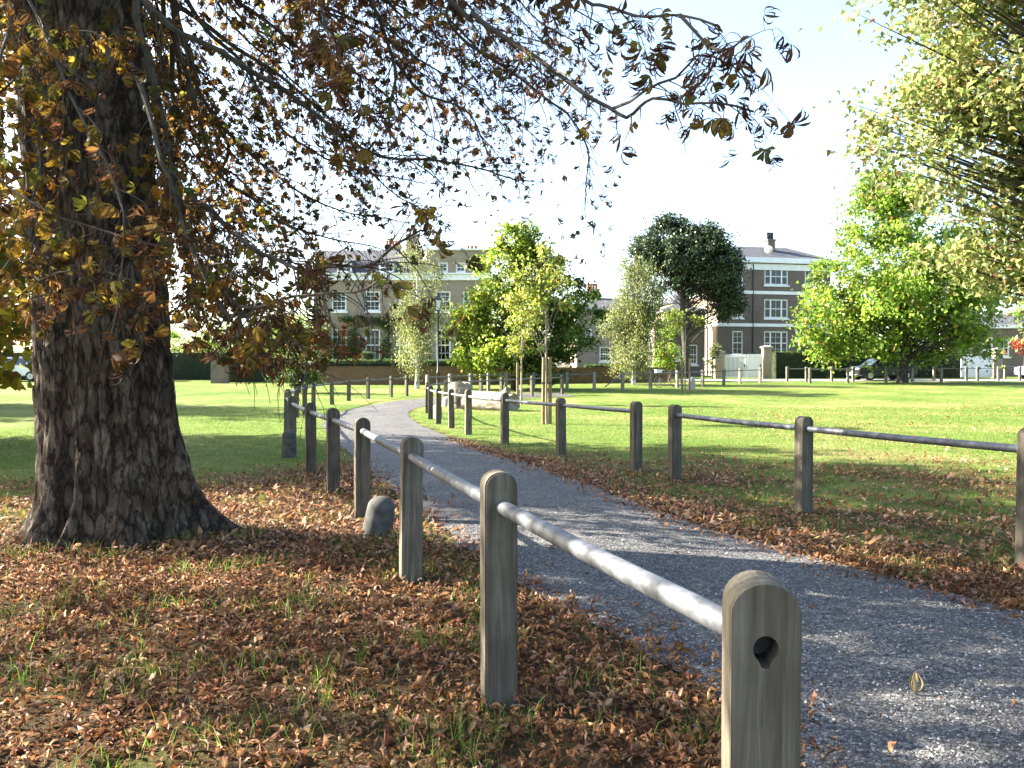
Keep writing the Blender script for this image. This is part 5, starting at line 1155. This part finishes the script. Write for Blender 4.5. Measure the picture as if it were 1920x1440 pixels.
# ------------------------------------------------------------------ cars
def car(x, y, rz, body, label, L=4.6, Wd=1.85, H=1.66):
    c = empty('parked_car', (x, y, G(x, y) + .02), rz, label, 'car', 'cars parked round the green'); k = L / 4.6; hh = H / 1.66
    low = [(-2.28,.42),(-2.30,.62),(-2.22,.86),(-1.95,.98),(-1.15,1.06),(1.95,1.08),(2.26,1.0),(2.30,.62),(2.24,.36),(-2.0,.30)]
    secs = []
    for yy, s, dz in ((-Wd/2, .97, .02), (-Wd/2*.93, 1, 0), (Wd/2*.93, 1, 0), (Wd/2, .97, .02)): secs.append([(px*k*s, yy, (pz - .7) * (1 - dz*4) * hh + .7 * hh) for px, pz in low])
    n = len(low); vs = [v for s in secs for v in s]; fs = [tuple(range(n)), tuple(reversed(range(3*n, 4*n)))] + [(j*n+i, j*n+(i+1) % n, (j+1)*n+(i+1) % n, (j+1)*n+i) for j in range(3) for i in range(n)]
    b = MB().add(vs, fs).build('body', body, c, True, .02)
    cab = [(-1.25,1.04),(-.55,1.56),(.2,1.66),(1.5,1.62),(2.12,1.06)]
    cs = []
    for yy, f in ((-Wd/2*.90, 0), (-Wd/2*.70, 1), (Wd/2*.70, 1), (Wd/2*.90, 0)): cs.append(yy)
    vs = [(px*k, -Wd/2*(.90 - .22*(pz-1.04)/.62), pz*hh) for px, pz in cab] + [(px*k, Wd/2*(.90 - .22*(pz-1.04)/.62), pz*hh) for px, pz in cab]; m = len(cab)
    fs = [tuple(range(m)), tuple(reversed(range(m, 2*m)))] + [(i, m+i, m+(i+1) % m, (i+1) % m) for i in range(m)]
    MB().add(vs, fs).build('cabin', body, c, True, .015)
    for sgn in (-1, 1):                                             # side glass, set just proud of the cabin
        for q in ([(-1.02,1.09),(-.50,1.47),(.05,1.53),(.05,1.09)], [(.13,1.09),(.13,1.53),(1.02,1.53),(1.10,1.09)], [(1.2,1.12),(1.12,1.50),(1.45,1.50),(1.86,1.12)]):
            vs = [(px*k, sgn*(Wd/2*(.90 - .22*(pz-1.04)/.62) + .004), pz*hh) for px, pz in q]; vs2 = [(a, b_ + sgn*.006, z_) for a, b_, z_ in vs]
            MB().add(vs + vs2, [(0,1,2,3),(7,6,5,4),(0,4,5,1),(1,5,6,2),(2,6,7,3),(3,7,4,0)]).build('side_window', MT['car_glass'], c)
    ws = [(-1.20,1.08),(-.60,1.52)]
    MB().add([(-1.21*k, -.70, 1.09*hh), (-1.21*k, .70, 1.09*hh), (-.60*k, .60, 1.54*hh), (-.60*k, -.60, 1.54*hh), (-1.23*k, -.70, 1.10*hh), (-1.23*k, .70, 1.10*hh), (-.62*k, .60, 1.55*hh), (-.62*k, -.60, 1.55*hh)], [(0,1,2,3),(7,6,5,4),(0,4,5,1),(1,5,6,2),(2,6,7,3),(3,7,4,0)]).build('windscreen', MT['car_glass'], c)
    for wx in (-1.42*k, 1.42*k):
        for sgn in (-1, 1):
            ty = MB().tube([(wx, sgn*(Wd/2-.22), .34), (wx, sgn*(Wd/2+.012), .34)], .345, 20).build('wheel', MT['tyre'], c, True)
            rim = MB().tube([(wx, sgn*(Wd/2+.005), .34), (wx, sgn*(Wd/2+.022), .34)], .21, 16)
            for q in range(5): a = 2*math.pi*q/5; rim.tube([(wx, sgn*(Wd/2+.026), .34), (wx+.2*math.cos(a), sgn*(Wd/2+.026), .34+.2*math.sin(a))], .03, 5)
            rim.build('rim', MT['alloy'], ty, True)
    for sgn in (-1, 1):
        MB().box(-2.30*k, -2.08*k, sgn*.62-.2, sgn*.62+.2, .74*hh, .88*hh).build('headlight', MT['lamp'], c, False, .02)
        MB().box(2.16*k, 2.31*k, sgn*.72-.14, sgn*.72+.14, .78*hh, 1.0*hh).build('tail_light', MT['tail'], c, False, .02)
        MB().box(-1.0*k, -.82*k, sgn*(Wd/2+.02)-.09, sgn*(Wd/2+.02)+.09, 1.06*hh, 1.2*hh).build('wing_mirror', body, c, False, .02)
    MB().box(-2.335*k, -2.31*k, -.26, .26, .46*hh, .58*hh).build('number_plate', MT['white'], c)
    MB().box(-2.325*k, -2.28*k, -.7, .7, .36*hh, .44*hh).build('bumper_trim', MT['alloy'], c)
    return c
MT['car_glass'] = M_plain('tinted_glass', (.03, .04, .05), .05, spec=.9); MT['tyre'] = M_plain('tyre', (.02, .02, .02), .8); MT['alloy'] = M_plain('alloy', (.5, .5, .52), .35, .7); MT['lamp'] = M_plain('headlamp', (.75, .76, .78), .15); MT['tail'] = M_plain('tail_lens', (.35, .02, .02), .25)
MT['car_dark'] = M_plain('dark_metallic_paint', (.010, .012, .015), .3, 0, .4); MT['car_white'] = M_plain('white_car_paint', (.66, .67, .68), .3); MT['car_silver'] = M_plain('silver_car_paint', (.38, .40, .43), .3, .5); MT['car_violet'] = M_plain('violet_car_paint', (.16, .13, .36), .3)
d = 59.0; car(X(1652, d), d, R(8), MT['car_dark'], 'dark estate car parked behind the maple trunk')
d = 62.0; car(X(100, d), d - 4.6, R(2), MT['car_white'], 'white van like car seen left of the big trunk', 4.8, 1.9, 1.75)
d = 62.0; car(X(-18, d), d - 4, R(2), MT['car_silver'], 'silver car at the left edge under the yellow leaves')
d = 62.0; car(X(300, d), d - 4, R(0), MT['car_white'], 'pale car mostly hidden just right of the big trunk', 4.4)
d = 60.5; car(X(1970, d), d, R(4), MT['car_violet'], 'blue violet car cut off by the right edge')

# ------------------------------------------------------------------ bicycle leaning at the far fence
d = 48.6; bx = X(1252, d); by = d; bk = empty('bicycle', (bx, by, G(bx, by)), R(10), 'bicycle with a white front basket leaning on the far fence', 'bicycle')
def wheel(cx):
    t = MB(); 
    ring = [(cx + .33*math.cos(2*math.pi*k/24), 0, .34 + .33*math.sin(2*math.pi*k/24)) for k in range(25)]
    o = t.tube(ring, .02, 6, False).build('wheel', MT['tyre'], bk, True); s = MB()
    for k in range(10): a = 2*math.pi*k/10; s.tube([(cx, 0, .34), (cx + .32*math.cos(a), 0, .34 + .32*math.sin(a))], .004, 3)
    s.build('spokes', MT['alloy'], o)
wheel(-.52); wheel(.52)
f_ = MB()
for a, b in (((-.52,0,.34),(-.40,0,.95)), ((-.42,0,.85),(.0,0,.32)), ((-.43,0,.80),(.18,0,.78)), ((.0,0,.32),(.22,0,.92)), ((.0,0,.32),(.52,0,.34)), ((.18,0,.78),(.52,0,.34))): f_.tube([a, b], .018, 6)
f_.build('bicycle_frame', M_plain('dark_red_paint', (.12, .03, .03), .4), bk)
MB().tube([(-.30,-.28,1.02), (-.42,-.2,1.06), (-.40,0,.98), (-.42,.2,1.06), (-.30,.28,1.02)], .014, 6).build('handlebar', MT['alloy'], bk)
MB().box(.10, .36, -.07, .07, .92, .97).build('saddle', MT['black'], bk, False, .02)
bs = frustum(MB(), .14, .2, 0, .26).build('basket', MT['white'], bk); bs.location = (-.60, 0, .82)
